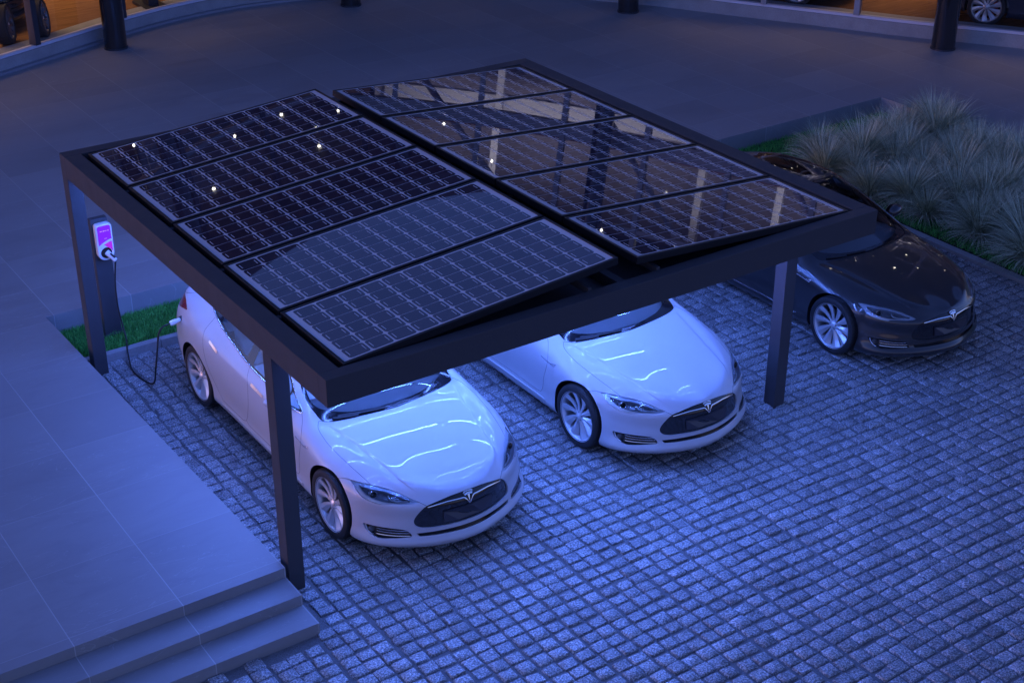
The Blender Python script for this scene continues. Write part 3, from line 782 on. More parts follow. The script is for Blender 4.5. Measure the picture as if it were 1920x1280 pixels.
bm=bmesh.new(); pr=rrect(CWd,CHt,.035,6,.085); vs=[bm.verts.new((x,y,0)) for x,y in pr]; f=bm.faces.new(vs)
e=bmesh.ops.extrude_face_region(bm,geom=[f]); bmesh.ops.translate(bm,vec=(0,0,.075),verts=[v for v in e['geom'] if isinstance(v,bmesh.types.BMVert)])
bmesh.ops.recalc_face_normals(bm,faces=bm.faces[:])
ed=[x for x in bm.edges if all(v.co.z>.07 for v in x.verts)]
bmesh.ops.bevel(bm,geom=ed,offset=.012,segments=3,affect='EDGES',profile=.5)
mb=MB(); mb.bm(bm,TY); cu=(lambda o,e:(setattr(o,'parent',cs),setattr(o,'location',e.location),bpy.data.objects.remove(e),o)[-1])(mb.build('charger_unit',M['casing'],None,angle=40),cu)
# purple face above a curved white sweep, pink below it
def arc_y(x): return -.040+.075*math.sin((x/CWd+.5)*1.55)
xs=np.linspace(-CWd/2+.018,CWd/2-.018,14)
top=[(x,CHt/2-.018) for x in xs[::-1]]
poly=[(x,arc_y(x)) for x in xs]+[(xs[-1],CHt/2-.034),(xs[-1]-.016,CHt/2-.018),(xs[0]+.016,CHt/2-.018),(xs[0],CHt/2-.034)]
mb=MB(); mb.prism(poly,.0745,.0775,TY); mb.build('screen',M['screen'],cu)
poly=[(x,arc_y(x)-.032) for x in xs[5:]]+[(xs[-1],-.125),(.055,-.085),(.02,-.062)]
mb=MB(); mb.prism(poly,.0745,.0770,TY); mb.build('lower_panel',M['screen2'],cu)
mb=MB()
for i,(x,w) in enumerate(((-.047,.014),(-.028,.007),(-.012,.016),(.010,.009),(.026,.004),(.042,.012))): mb.prism([(x,.135),(x+w,.135),(x+w,.143),(x,.143)],.0776,.0782,TY)
for x in (-.004,.006,.016): mb.prism([(x,.045),(x+.006,.045),(x+.006,.050),(x,.050)],.0776,.0782,TY)
tag(mb.build('lettering',M['screen_text'],cu))
mb=MB(); TR=TY@Matrix.Translation((.0,-.128,.0)); mb.lathe([(.046,.074),(.046,.082),(.062,.082),(.066,.074)],32,TR); mb.build('socket_ring',M['gloss_black'],cu,angle=40)
mb=MB(); mb.lathe([(.0001,.076),(.046,.076)],32,TR); mb.build('socket',M['black_plastic'],cu)
# ---- cable with a plug at each end
cb=tag(empty('charging_cable',(0,0,0)),'black charging cable looping from the charger down to the cobbles and up to the car','cable')
pts=spline([(.566,6.285,1.075),(.556,6.30,.98),(.540,6.33,.75),(.536,6.33,.5),(.550,6.30,.27),(.530,6.17,.145),(.455,5.95,.085),(.385,5.68,.022),(.378,5.47,.016),(.412,5.27,.016),(.452,5.17,.05),(.452,5.06,.28),(.482,5.01,.55),(.510,5.0,.71),(.555,4.985,.785),(.610,4.97,.805),(.64,4.965,.812)],8)
mb=MB(); mb.tube(pts,.0095,8); mb.build('cord',M['black_plastic'],cb,True)
def plug(p0,p1,r0,r1,name):
    mb=MB(); d=Vector(p1)-Vector(p0); q=Vector((0,0,1)).rotation_difference(d).to_matrix().to_4x4(); L=d.length
    mb.lathe([(.0001,0),(r0*.8,0),(r0,.012),(r0,L*.45),(r1,L*.8),(r1,L),(.0001,L)],20,Matrix.Translation(p0)@q); return mb.build(name,M['casing'],cb,angle=40)
plug((.635,4.965,.812),(.762,4.95,.838),.030,.021,'car_plug')
g=plug((.566,6.270,1.085),(.510,6.375,1.158),.026,.033,'charger_plug')
mb=MB(); mb.bbox(-.012,.012,.02,.095,.018,.034,.006,Matrix.Translation((.566,6.270,1.085))@Vector((0,1,0)).rotation_difference(Vector((-.056,.105,.073))).to_matrix().to_4x4()); mb.build('grip',M['screen'] if False else M['black_plastic'],g)
# ---------------------------------------------------------------- ground
def tile_mat():
    m,t,b=newmat('plaza_tiles'); co=objcoord(t)
    sp=N(t,'ShaderNodeSeparateXYZ'); t.links.new(co,sp.inputs[0])
    def cellc(o,off,s): return mth(t,'DIVIDE',mth(t,'SUBTRACT',o,off),s)
    cx=cellc(sp.outputs[0],-.05,.944); cy=cellc(sp.outputs[1],1.073,.948)
    def line(c,s,w):
        f=mth(t,'FRACT',c); d=mth(t,'MINIMUM',f,mth(t,'SUBTRACT',1.0,f)); return mth(t,'LESS_THAN',d,w/s/2)
    g=mth(t,'MAXIMUM',line(cx,.944,.008),mth(t,'MULTIPLY',line(cy,.948,.007),.55))
    cid=N(t,'ShaderNodeCombineXYZ'); t.links.new(mth(t,'FLOOR',cx),cid.inputs[0]); t.links.new(mth(t,'FLOOR',cy),cid.inputs[1])
    wn=N(t,'ShaderNodeTexWhiteNoise'); t.links.new(cid.outputs[0],wn.inputs['Vector'])
    # slate-like grain, shifted in every tile
    sh=N(t,'ShaderNodeVectorMath',operation='MULTIPLY_ADD'); t.links.new(wn.outputs['Color'],sh.inputs[0]); sh.inputs[1].default_value=(40,40,40); t.links.new(co,sh.inputs[2])
    mp=N(t,'ShaderNodeMapping'); mp.inputs['Scale'].default_value=(.7,2.4,1); t.links.new(sh.outputs[0],mp.inputs[0])
    n1=noise(t,mp.outputs[0],1.3,8,.62,1.2); n2=noise(t,mp.outputs[0],.5,3,.5,.6); n3=noise(t,sh.outputs[0],60,2)
    r1=ramp(t,[(.25,(.245,.242,.245)),(.5,(.285,.28,.28)),(.62,(.295,.29,.29)),(.8,(.322,.318,.315))]); t.links.new(n1.outputs[0],r1.inputs[0])
    # a few pale veins
    v=noise(t,mp.outputs[0],.9,4,.55,2.5); vd=mth(t,'ABSOLUTE',mth(t,'SUBTRACT',v.outputs[0],.5)); vm=mth(t,'MULTIPLY',mth(t,'LESS_THAN',vd,.0035),mth(t,'MULTIPLY',mth(t,'GREATER_THAN',n2.outputs[0],.52),.35))
    c=mixc(t,vm,r1.outputs[0],(.46,.45,.44))
    tv=mth(t,'ADD',.93,mth(t,'MULTIPLY',wn.outputs['Value'],.14)); cc=N(t,'ShaderNodeVectorMath',operation='SCALE'); t.links.new(c,cc.inputs[0]); t.links.new(tv,cc.inputs['Scale'])
    gn=noise(t,co,.8,2); c2=mixc(t,mth(t,'MULTIPLY',g,mth(t,'MULTIPLY',gn.outputs[0],1.25,True)),cc.outputs[0],(.50,.49,.48)); t.links.new(c2,b.inputs['Base Color'])
    rr=ramp(t,[(.3,(.42,)*3),(.7,(.60,)*3)]); t.links.new(n1.outputs[0],rr.inputs[0]); t.links.new(rr.outputs[0],b.inputs['Roughness'])
    h=mth(t,'SUBTRACT',mth(t,'ADD',n1.outputs[0],mth(t,'MULTIPLY',n3.outputs[0],.08)),mth(t,'MULTIPLY',g,.25)); bump(t,b,h,.12,.006)
    return m
M['tiles']=tile_mat()
EY0,EY1=.945,6.885
plan=[(-16,EY0),(-.043,EY0),(-.146,EY1),(13.84,7.05),(13.84,-8),(44,-8),(44,48),(-16,48)]
bm=bmesh.new(); vs=[bm.verts.new((x,y,.31)) for x,y in plan]; f=bm.faces.new(vs); 
e=bmesh.ops.extrude_face_region(bm,geom=[f]); bmesh.ops.translate(bm,vec=(0,0,-.36),verts=[v for v in e['geom'] if isinstance(v,bmesh.types.BMVert)])
bmesh.ops.recalc_face_normals(bm,faces=bm.faces[:]); bmesh.ops.triangulate(bm,faces=[x for x in bm.faces if len(x.verts)>4])
mb=MB(); mb.bm(bm); tag(mb.build('plaza',M['tiles']),kind='structure')
st=tag(empty('steps',(0,0,0)),'two shallow tiled steps leading from the cobbles up to the plaza','steps',kind='structure')
for y0,y1,z in ((.641,EY0,.2068),(.337,.641,.1035)):
    mb=MB(); mb.bbox(-16,-.040,y0,y1-.001,-.05,z,.003); mb.build('step',M['tiles'],st)
# base earth, far below every surface
M['earth']=pm('earth',(.05,.045,.04),.95)
mb=MB(); mb.box(-120,120,-120,120,-.30,-.12); tag(mb.build('ground',M['earth']),kind='structure')
# ---- cobbles: every stone a rounded, slightly tilted block
def cobble_mat():
    m,t,b=newmat('granite_setts'); co=objcoord(t); g=N(t,'ShaderNodeNewGeometry')
    n1=noise(t,co,62,2,.75); n2=noise(t,co,230,1,.5); n3=noise(t,co,9,3)
    r1=ramp(t,[(.38,(.10,.10,.105)),(.47,(.225,.225,.23)),(.55,(.35,.35,.355)),(.63,(.66,.66,.65))]); t.links.new(n1.outputs[0],r1.inputs[0])
    r2=ramp(t,[(.55,(0,0,0)),(.68,(1,1,1))]); t.links.new(n2.outputs[0],r2.inputs[0])
    c=mixc(t,mth(t,'MULTIPLY',r2.outputs[0],.45),r1.outputs[0],(.62,.62,.61))
    iv=N(t,'ShaderNodeMapRange'); t.links.new(g.outputs['Random Per Island'],iv.inputs[0]); iv.inputs[3].default_value=.74; iv.inputs[4].default_value=1.12
    s=N(t,'ShaderNodeVectorMath',operation='SCALE'); t.links.new(c,s.inputs[0]); t.links.new(mth(t,'MULTIPLY',iv.outputs[0],mth(t,'ADD',.55,mth(t,'ADD',mth(t,'MULTIPLY',n3.outputs[0],.36),mth(t,'MULTIPLY',noise(t,co,.9,4).outputs[0],.5)))),s.inputs['Scale'])
    t.links.new(s.outputs[0],b.inputs['Base Color'])
    rr=ramp(t,[(.35,(.62,)*3),(.66,(.30,)*3)]); t.links.new(n1.outputs[0],rr.inputs[0]); t.links.new(rr.outputs[0],b.inputs['Roughness'])
    bump(t,b,mth(t,'ADD',n1.outputs[0],mth(t,'MULTIPLY',n3.outputs[0],.6)),.75,.006)
    return m
M['cobble']=cobble_mat()
def sand_mat():
    m,t,b=newmat('joint_sand'); co=objcoord(t); n=noise(t,co,120,3,.7); r=ramp(t,[(.3,(.09,.088,.086)),(.7,(.24,.235,.23))]); t.links.new(n.outputs[0],r.inputs[0]); t.links.new(r.outputs[0],b.inputs['Base Color'])
    b.inputs['Roughness'].default_value=.95; bump(t,b,n.outputs[0],.8,.006); return m
M['sand']=sand_mat()
def cobbles():
    px,py=.1695,.1445
    X=np.arange(-4.6,10.52,px); Y=np.arange(5.93,-6.0,-py)
    V=[];F=[];nb=0
    k=5
    gx,gy=np.meshgrid(np.linspace(-1,1,k),np.linspace(-1,1,k)); gx=gx.ravel(); gy=gy.ravel()
    fq=[(j*k+i,j*k+i+1,(j+1)*k+i+1,(j+1)*k+i) for j in range(k-1) for i in range(k-1)]
    ringi=[i for i in range(k)]+[j*k+k-1 for j in range(1,k)]+[(k-1)*k+i for i in range(k-2,-1,-1)]+[j*k for j in range(k-2,0,-1)]
    colx=np.zeros((len(X),len(Y)))
    for j in range(1,len(Y)): colx[:,j]=colx[:,j-1]*.86+nrng.normal(0,.0032,len(X))

    for j,y in enumerate(Y):
        rowo=.010*math.sin(j*.35)+nrng.normal(0,.004)
        for i,x in enumerate(X):
            wy=.010*math.sin(x*1.7+j*.31)+.007*math.sin(x*4.1+j)
            cx=x+rowo+colx[i,j]+nrng.normal(0,.003); cy=y+wy+nrng.normal(0,.0045)
            if (cx<.03 and cy>.38) or cx<-.02 and cy>.28: continue
            hx=px/2-.010+nrng.normal(0,.0038); hy=py/2-.0095+nrng.normal(0,.004)
            if cx+hx>10.53: hx=max(.03,10.53-cx)
            a=nrng.normal(0,.035); ca,sa=math.cos(a),math.sin(a)
            # superellipse-like rounding of the corners
            ex=gx*hx*(1-.07*np.abs(gy)**3)*(1+nrng.normal(0,.018,k*k)); ey=gy*hy*(1-.07*np.abs(gx)**3)*(1+nrng.normal(0,.022,k*k))
            r=np.maximum(np.abs(gx),np.abs(gy))
            z=-.020*(r>.9)*(.55+.5*(np.abs(gx)*np.abs(gy)>.8))-.003*r**2+nrng.normal(0,.0016,k*k)+gx*nrng.normal(0,.0035)+gy*nrng.normal(0,.0035)+nrng.normal(0,.0025)
            ex=np.where((np.abs(gx)>.4)&(np.abs(gx)<.9),gx*2*hx*.86,ex); ey=np.where((np.abs(gy)>.4)&(np.abs(gy)<.9),gy*2*hy*.84,ey)
            vx=cx+ex*ca-ey*sa; vy=cy+ex*sa+ey*ca
            top=np.stack([vx,vy,z],1); low=top[ringi].copy(); low[:,2]=-.075
            V.append(top);V.append(low)
            L=len(ringi); o=nb
            F+=[tuple(o+q for q in f) for f in fq]
            F+=[(o+ringi[q],o+k*k+q,o+k*k+(q+1)%L,o+ringi[(q+1)%L]) for q in range(L)]
            nb+=k*k+L
    V=np.concatenate(V)
    return V,F
V,F=cobbles()
o=mesh_obj('cobblestone_paving',V,F,M['cobble'],None,True); tag(o,kind='structure'); o.data.set_sharp_from_angle(angle=R(50))
mb=MB(); mb.box(-16,10.5,-9,6.0,-.10,-.019); tag(mb.build('paving_joints',M['sand']),kind='structure')
# ---- kerbs
def concrete():
    m,t,b=newmat('kerb_stone'); co=objcoord(t); n=noise(t,co,45,6,.7); n2=noise(t,co,3,4); r=ramp(t,[(.3,(.24,.24,.24)),(.7,(.38,.38,.375))]); t.links.new(mth(t,'ADD',mth(t,'MULTIPLY',n.outputs[0],.5),mth(t,'MULTIPLY',n2.outputs[0],.5)),r.inputs[0]); t.links.new(r.outputs[0],b.inputs['Base Color']); b.inputs['Roughness'].default_value=.85; bump(t,b,n.outputs[0],.3,.003); return m
M['kerb']=concrete()
kb=tag(empty('kerb',(0,0,0)),'pale stone kerb edging the lawn strip behind the cars','kerb',kind='structure')
x=-.12
while x<10.5:
    x1=min(x+.995,10.52); mb=MB(); mb.bbox(x+.003,x1-.003,5.990,6.085,-.12,.098,.006); mb.build('kerb_stone',M['kerb'],kb); x+=.995
y=6.085
while y>-7:
    mb=MB(); mb.bbox(10.535,10.655,y-.992,y-.004,-.12,.045,.006); mb.build('kerb_stone',M['kerb'],kb); y-=.996
# ---------------------------------------------------------------- lawn and ornamental grass
def leaf(name,c0,c1,tip=None):
    m,t,b=newmat(name); g=N(t,'ShaderNodeNewGeometry'); r=ramp(t,[(0,c0),(1,c1)]); t.links.new(g.outputs['Random Per Island'],r.inputs[0])
    t.links.new(r.outputs[0],b.inputs['Base Color']); b.inputs['Roughness'].default_value=.55
    return m
M['lawn']=leaf('lawn_blade',(.01,.14,.02),(.16,.66,.12)); M['soil']=pm('soil',(.012,.022,.010),.95)
M['fescue']=leaf('blue_grass_blade',(.11,.14,.07),(.80,.86,.58)); 
mb=MB(); mb.box(-.14,10.53,6.085,7.05,-.09,.062); mb.box(10.655,13.84,-9,7.04,-.09,.050); tag(mb.build('planting_soil',M['soil']),kind='structure')
def blades(pos,h0,h1,w,lean,nseg=2):
    """thin curved blades standing on the given points"""
    n=len(pos); hs=nrng.uniform(h0,h1,n); az=nrng.uniform(0,2*math.pi,n); ln=np.abs(nrng.normal(0,lean,n)); ww=w*nrng.uniform(.7,1.3,n)
    V=[];F=[]
    d=np.stack([np.cos(az),np.sin(az),np.zeros(n)],1); az2=az+nrng.uniform(-1.2,1.2,n)+math.pi/2; sdir=np.stack([np.cos(az2),np.sin(az2),np.zeros(n)],1)
    L=[]
    for k in range(nseg+1):
        f=k/nseg; c=pos+d*(ln*hs*f*f)[:,None]+np.array([0,0,1])*(hs*f*(1-.25*ln*f))[:,None]
        wk=(ww*(1-f*.95))[:,None]
        L.append(c-sdir*wk/2); L.append(c+sdir*wk/2)
    A=np.stack(L,1).reshape(-1,3); m=2*(nseg+1)
    F=[(i*m+2*k,i*m+2*k+1,i*m+2*k+3,i*m+2*k+2) for i in range(n) for k in range(nseg)]
    return A,F
def scatter(x0,x1,y0,y1,n,z): return np.stack([nrng.uniform(x0,x1,n),nrng.uniform(y0,y1,n),np.full(n,z)],1)
P=np.concatenate([scatter(-.13,2.4,6.09,6.87,24000,.06),scatter(2.4,10.5,6.09,6.9,6000,.06),scatter(10.66,13.8,5.9,7.0,14000,.05),scatter(10.66,11.3,0,5.9,14000,.05)])
P=P[~((P[:,0]<.0)&(P[:,1]<5.9))]
A,F=blades(P,.03,.09,.009,.6)
tag(mesh_obj('lawn',A,F,M['lawn']),'short green lawn grass between kerb and plaza wall','lawn',kind='stuff')
def tuft(nb,r0,hmax):
    az=nrng.uniform(0,2*math.pi,nb); el=np.arccos(nrng.uniform(.02,1.0,nb)**.62); el=np.clip(el,0,1.45)
    L=hmax*nrng.uniform(.62,1.08,nb)*(1-.10*np.sin(el)); w=.0088*nrng.uniform(.7,1.2,nb)
    base=np.stack([np.cos(az),np.sin(az)],1)*(r0*np.sqrt(nrng.uniform(0,1,nb)))[:,None]*np.sin(el)[:,None]
    nseg=4; out=[]
    sd=np.stack([-np.sin(az),np.cos(az),nrng.uniform(-.6,.6,nb)],1)
    p=np.concatenate([base,np.full((nb,1),.02)],1)
    e=el*.72
    for k in range(nseg+1):
        f=k/nseg; wk=(w*(1-.93*f**1.3))[:,None]
        out+= [p-sd*wk/2,p+sd*wk/2]
        step=(L/nseg)[:,None]*np.stack([np.sin(e)*np.cos(az),np.sin(e)*np.sin(az),np.cos(e)],1)
        p=p+step; e=e+.16+el*.17+nrng.normal(0,.06,nb); az=az+nrng.normal(0,.05,nb)
    A=np.stack(out,1).reshape(-1,3); m=2*(nseg+1); A[:,2]=np.maximum(A[:,2],.012)
    F=[(i*m+2*k,i*m+2*k+1,i*m+2*k+3,i*m+2*k+2) for i in range(nb) for k in range(nseg)]
    return A,F
T0=[]
for k in range(5):
    A,F=tuft(1250,.11,.66+.05*k); o=mesh_obj('ornamental_grass',A,F,M['fescue']); T0.append(o)
used=[False]*5
spots=[]
y=5.95;row=0
while y>-.6:
    x=(11.02 if row%2 else 11.30)+(.25 if y>5.6 else 0)
    while x<14.1:
        spots.append((x+nrng.normal(0,.09),y+nrng.normal(0,.09))); x+=.56
    y-=.47; row+=1
for i,(x,y) in enumerate(spots):
    k=int(nrng.integers(0,5)); o=T0[k] if not used[k] else T0[k].copy()
    if used[k]: COL.objects.link(o)
    used[k]=True
    s=nrng.uniform(.82,1.12); o.location=(x,y,.05); o.scale=(s,s,s*nrng.uniform(.9,1.1)); o.rotation_euler=(nrng.normal(0,.05),nrng.normal(0,.05),nrng.uniform(0,6.28))
    if x<11.55: lab='blue-grey grass tuft along the kerb beside the dark car'
    elif y>5.3: lab='blue-grey grass tuft at the back of the bed by the plaza edge'
    elif x>13.2: lab='blue-grey grass tuft at the far right side of the bed'
    else: lab='blue-grey grass tuft in the middle of the dense bed'
    tag(o,lab,'ornamental grass','ornamental grass tufts')
for k in range(5):
    if not used[k]: bpy.data.objects.remove(T0[k])
# ---------------------------------------------------------------- the curved showroom and its columns
FC=spline([(-1.2,14.85,0),(0,15.45,0),(2.3,16.37,0),(3.8,17.0,0),(5.04,17.53,0),(6.0,17.83,0),(7.0,18.0,0),(7.9,18.0,0),(9.2,17.75,0),(10.8,17.0,0),(12.6,15.6,0),(14.15,13.74,0),(15.27,11.86,0),(16.12,10.44,0),(16.83,9.23,0),(17.99,7.51,0),(19.6,5.0,0),(21.2,2.4,0),(23,-1,0)],10)
FC=[Vector((p.x,p.y,0)) for p in FC]
_d=[0]
for a,b in zip(FC[:-1],FC[1:]): _d.append(_d[-1]+(b-a).length)
FLEN=_d[-1]
def fac(s,off=0):
    """point and unit inward normal of the facade line at arc length s"""
    s=min(max(s,0),FLEN-.001); i=int(np.searchsorted(_d,s,side='right')-1); t=(s-_d[i])/(_d[i+1]-_d[i])
    i0=max(i-2,0); i1=min(i+3,len(FC)-1); tn=(FC[i1]-FC[i0]).normalized(); n=Vector((-tn.y,tn.x,0))
    return FC[i].lerp(FC[i+1],t)+n*off,n,tn
def band(o0,o1,z0,z1,s0=0,s1=None,step=.35):
    """a curved bar following the facade between two offsets and two heights"""
    s1=FLEN if s1 is None else s1; n=max(2,int((s1-s0)/step)+1); vs=[]
    for s in np.linspace(s0,s1,n):
        a,_,_=fac(s,o0); b,_,_=fac(s,o1); vs+=[(a.x,a.y,z0),(b.x,b.y,z0),(b.x,b.y,z1),(a.x,a.y,z1)]
    fs=[(i*4+j,i*4+(j+1)%4,(i+1)*4+(j+1)%4,(i+1)*4+j) for i in range(n-1) for j in range(4)]+[(3,2,1,0),tuple((n-1)*4+j for j in range(4))]
    mb=MB(); mb.add(vs,fs); return mb
def sheet_along(o0,z0,z1,s0=0,s1=None,step=.35):
    s1=FLEN if s1 is None else s1; n=max(2,int((s1-s0)/step)+1); vs=[]
    for s in np.linspace(s0,s1,n):
        a,_,_=fac(s,o0); vs+=[(a.x,a.y,z0),(a.x,a.y,z1)]
    mb=MB(); mb.add(vs,[(2*i,2*i+2,2*i+3,2*i+1) for i in range(n-1)]); return mb
def near_s(x,y): return _d[min(range(len(FC)),key=lambda i:(FC[i].x-x)**2+(FC[i].y-y)**2)]
M['plinth']=concrete(); M['plinth'].name='plinth_stone'
M['alu']=metal('window_aluminium',(.30,.31,.34),.35,.3)
M['alu_dark']=metal('dark_aluminium',(.045,.048,.06),.35,.3)
M['facade_glass']=glassmat('facade_glass',(.88,.88,.88),ior=1.28)
M['column']=pm('column_black',(.012,.012,.015),.16,0,.6,.05)
def wood():
    m,t,b=newmat('showroom_wood'); co=objcoord(t); mp=N(t,'ShaderNodeMapping'); mp.inputs['Scale'].default_value=(.5,6,1); mp.inputs['Rotation'].default_value=(0,0,R(35)); t.links.new(co,mp.inputs[0])
    n=noise(t,mp.outputs[0],3,5,.6,.5); r=ramp(t,[(.3,(.18,.085,.035)),(.7,(.34,.18,.08))]); t.links.new(n.outputs[0],r.inputs[0]); t.links.new(r.outputs[0],b.inputs['Base Color']); b.inputs['Roughness'].default_value=.22; return m
M['wood']=wood()
M['brown_wall']=pm('brown_wall',(.20,.12,.09),.7)
M['pale_wall']=pm('pale_wall',(.24,.22,.29),.8)
M['white_trim']=pm('white_trim',(.62,.61,.66),.5)
M['red_trim']=pm('red_trim',(.45,.08,.03),.5)
M['downlight']=pm('downlight',(0,0,0),.5,emit=(1,.93,.80),estr=10)
M['roof_panel']=pm('roof_panel',(.06,.062,.075),.6)
bd=tag(empty('showroom_building',(8,18,.31)),'curved glass car showroom lit from inside, wrapping round the back of the plaza','building',kind='thing')
def bpart(mb,name,mat,smooth=False,angle=None,parent=None):
    o=mb.build(name,mat,None,smooth,angle); o.data.transform(Matrix.Translation((-8,-18,-.31))); o.parent=parent or bd; return o
S_L=near_s(9.2,17.75)
mb=band(0,.55,.30,.545); bpart(mb,'plinth',M['plinth'],angle=40)
mb=band(-.10,-.002,.30,.352,0,S_L+.5); bpart(mb,'base_ledge',M['alu'],angle=40)
mb=band(.02,.12,.549,.60); bpart(mb,'bottom_rail',M['white_trim'],angle=40)
mb=sheet_along(.07,.60,10.17); bpart(mb,'glazing',M['facade_glass'],True)
s=.6;k=0
while s<FLEN:
    p,n,tn=fac(s,.055); ang=math.atan2(tn.y,tn.x)
    mb=MB(); mb.bbox(-.055,.055,-.075,.10,.598,10.20,.006,Matrix.Translation((p.x,p.y,0))@Matrix.Rotation(ang,4,'Z'))
    bpart(mb,'mullion',M['alu_dark'] if s<S_L+.5 else M['alu']); s+=2.05 if s<S_L else 1.78
for z,h in ((3.35,.12),(6.35,.34),(8.3,.10)):
    mb=band(.005,.16,z,z+h); bpart(mb,'transom',M['alu'] if z>4 else M['alu_dark'],angle=40)
mb=band(.17,.22,6.70,6.76,S_L); bpart(mb,'red_line',M['red_trim'],angle=40)
# floors, ceilings, inner wall
mb=band(.13,9,.44,.50,step=.7); bpart(mb,'ground_floor',M['wood'])
mb=band(.6,9,5.25,5.55,step=.7); bpart(mb,'upper_floor',M['roof_panel'])
mb=band(8.6,9.0,.5,9.7,step=.7); bpart(mb,'inner_wall',M['brown_wall'])
mb=band(4.8,5.1,5.56,10.18,S_L+1.5,step=.7); bpart(mb,'upper_wall',M['pale_wall'])
mb=band(4.8,5.1,5.56,10.18,0,S_L+1.4,step=.7); bpart(mb,'upper_wall',M['brown_wall'])
mb=band(3.9,4.1,7.0,7.35,S_L+1.5,step=.7); bpart(mb,'inner_beam',M['white_trim'])
for sx in np.arange(S_L+1.7,FLEN-4,1.9):
    a,n_,tn=fac(sx,3.75); mb=MB(); mb.bbox(-.085,.085,-.10,.10,5.56,10.1,.01,Matrix.Translation((a.x,a.y,0))@Matrix.Rotation(math.atan2(tn.y,tn.x),4,'Z')); bpart(mb,'inner_column',M['white_trim'])
mb=band(-1.15,9.2,10.20,10.77,step=.5); bpart(mb,'roof',M['roof_panel'],angle=40)
dl=MB(); dl.cyl((0,0,-.02),(0,0,0),.032,.032,12); dm=None
for (z,offs) in ((5.235,(1.3,3.2,5.4)),(10.185,(1.6,3.9,6.2))):
    for oi,o_ in enumerate(offs):
        s=1.0+.7*oi
        while s<FLEN-6:
            if rng.random()<.8:
                p,n,tn=fac(s,o_)
                if dm is None: d=bpart(dl,'downlight',M['downlight']); d.data.transform(Matrix.Translation((8,18,.31))); dm=d
                else: d=dm.copy(); COL.objects.link(d); d.parent=bd
                d.location=(p.x-8,p.y-18,z-.31)
            s+=1.7+rng.uniform(-.5,.5)
# small pendant lamps hanging on thin cords behind the upper glass
pl=MB(); pl.lathe([(.0001,-.026),(.016,-.021),(.024,-.007),(.024,.007),(.016,.021),(.0001,.026)],14); pm0=None
for k in range(46):
    s=rng.uniform(.3,FLEN-7); p,n,tn=fac(s,rng.uniform(.7,3.4)); z=rng.uniform(6.2,9.8)
    if pm0 is None: d=bpart(pl,'pendant_lamp',M['downlight'],True); d.data.transform(Matrix.Translation((8,18,.31))); pm0=d
    else: d=pm0.copy(); COL.objects.link(d); d.parent=bd
    d.location=(p.x-8,p.y-18,z-.31)
    mb=MB(); mb.cyl((0,0,.036),(0,0,10.19-z),.004,n=5); c=mb.build('cord',M['alu_dark'],d)
# diagonal braces behind the right hand glass
for i,sx in enumerate(np.arange(S_L+2,FLEN-5,3.56)):
    a,_,_=fac(sx,.9); b_,_,_=fac(sx+3.2,.9)
    mb=MB(); mb.cyl((a.x,a.y,5.6),(b_.x,b_.y,9.6),.07,n=10); bpart(mb,'brace',M['white_trim'],True)
# round columns on the plaza
def column(x,y,r,lab):
    o=empty('column',(x,y,.31)); tag(o,lab,'column','round black columns before the showroom')
    mb=MB(); mb.cyl((0,0,0),(0,0,9.89),r,r,40); mb.build('shaft',M['column'],o,angle=40)
    mb=MB(); mb.lathe([(r+.002,.0),(r+.012,0),(r+.012,.03),(r+.002,.03)],40); mb.build('base_ring',M['alu_dark'],o,angle=40)
column(4.505,16.73,.20,'black round column before the warmly lit wooden showroom floor at the left')
column(9.405,16.91,.195,'black round column at the deepest part of the curved plaza, second from left')
column(13.64,13.47,.20,'black round column where the pale plinth begins, third from left')
column(16.80,8.35,.21,'black round column in front of the pale plinth and mullioned glass at the right')
# ---- cars and stands inside the showroom
def recolour(root,mp):
    for o in root.children_recursive:
        if o.type!='MESH': continue
        for sl in o.material_slots:
            if sl.material and sl.material.name in mp:
                nm=mp[sl.material.name]; sl.link='OBJECT'; sl.material=M[nm]
# ---------------------------------------------------------------- place the cars
car=build_car(); car.location=(1.66,.55,0)
tag(car,'white electric car plugged into the charger, parked nearest the plaza steps','car','electric saloons parked on the setts')
c2=copy_tree(car); c2.location=(4.51,.55,0)
tag(c2,'white electric car parked in the middle bay under the right half of the carport','car','electric saloons parked on the setts')
c3=copy_tree(car); c3.location=(8.13,.55,0); recolour(c3,{'white_paint':'dark_paint'})
tag(c3,'dark grey electric car parked outside the carport beside the grass bed','car','electric saloons parked on the setts')
# charge port only on the car that is plugged in
mb=MB(); mb.cyl((-.885,4.40,.842),(-.912,4.40,.838),.034,.032,20); mb.build('charge_port',M['black_plastic'],car)
SHOW=[((1.76,20.17),R(38),'showroom_paint','dark blue showroom car behind the glass at the far left'),
      ((16.15,13.2),R(30.7),'bronze_paint','bronze showroom car behind the glass left of the right-hand column'),
      ((19.59,7.78),R(34),'showroom_paint','dark showroom car behind the glass right of the right-hand column')]
for (x,y),rz,pt,lab in SHOW:
    c=copy_tree(car)
    for o in [o for o in c.children if o.name.startswith('charge_port')]: bpy.data.objects.remove(o)
    recolour(c,{'white_paint':pt}); q=Matrix.Rotation(rz,4,'Z')@Vector((0,2.5,0)); c.location=(x-q.x,y-q.y,.505); c.rotation_euler=(0,0,rz)
    tag(c,lab,'car','cars on show inside the building')
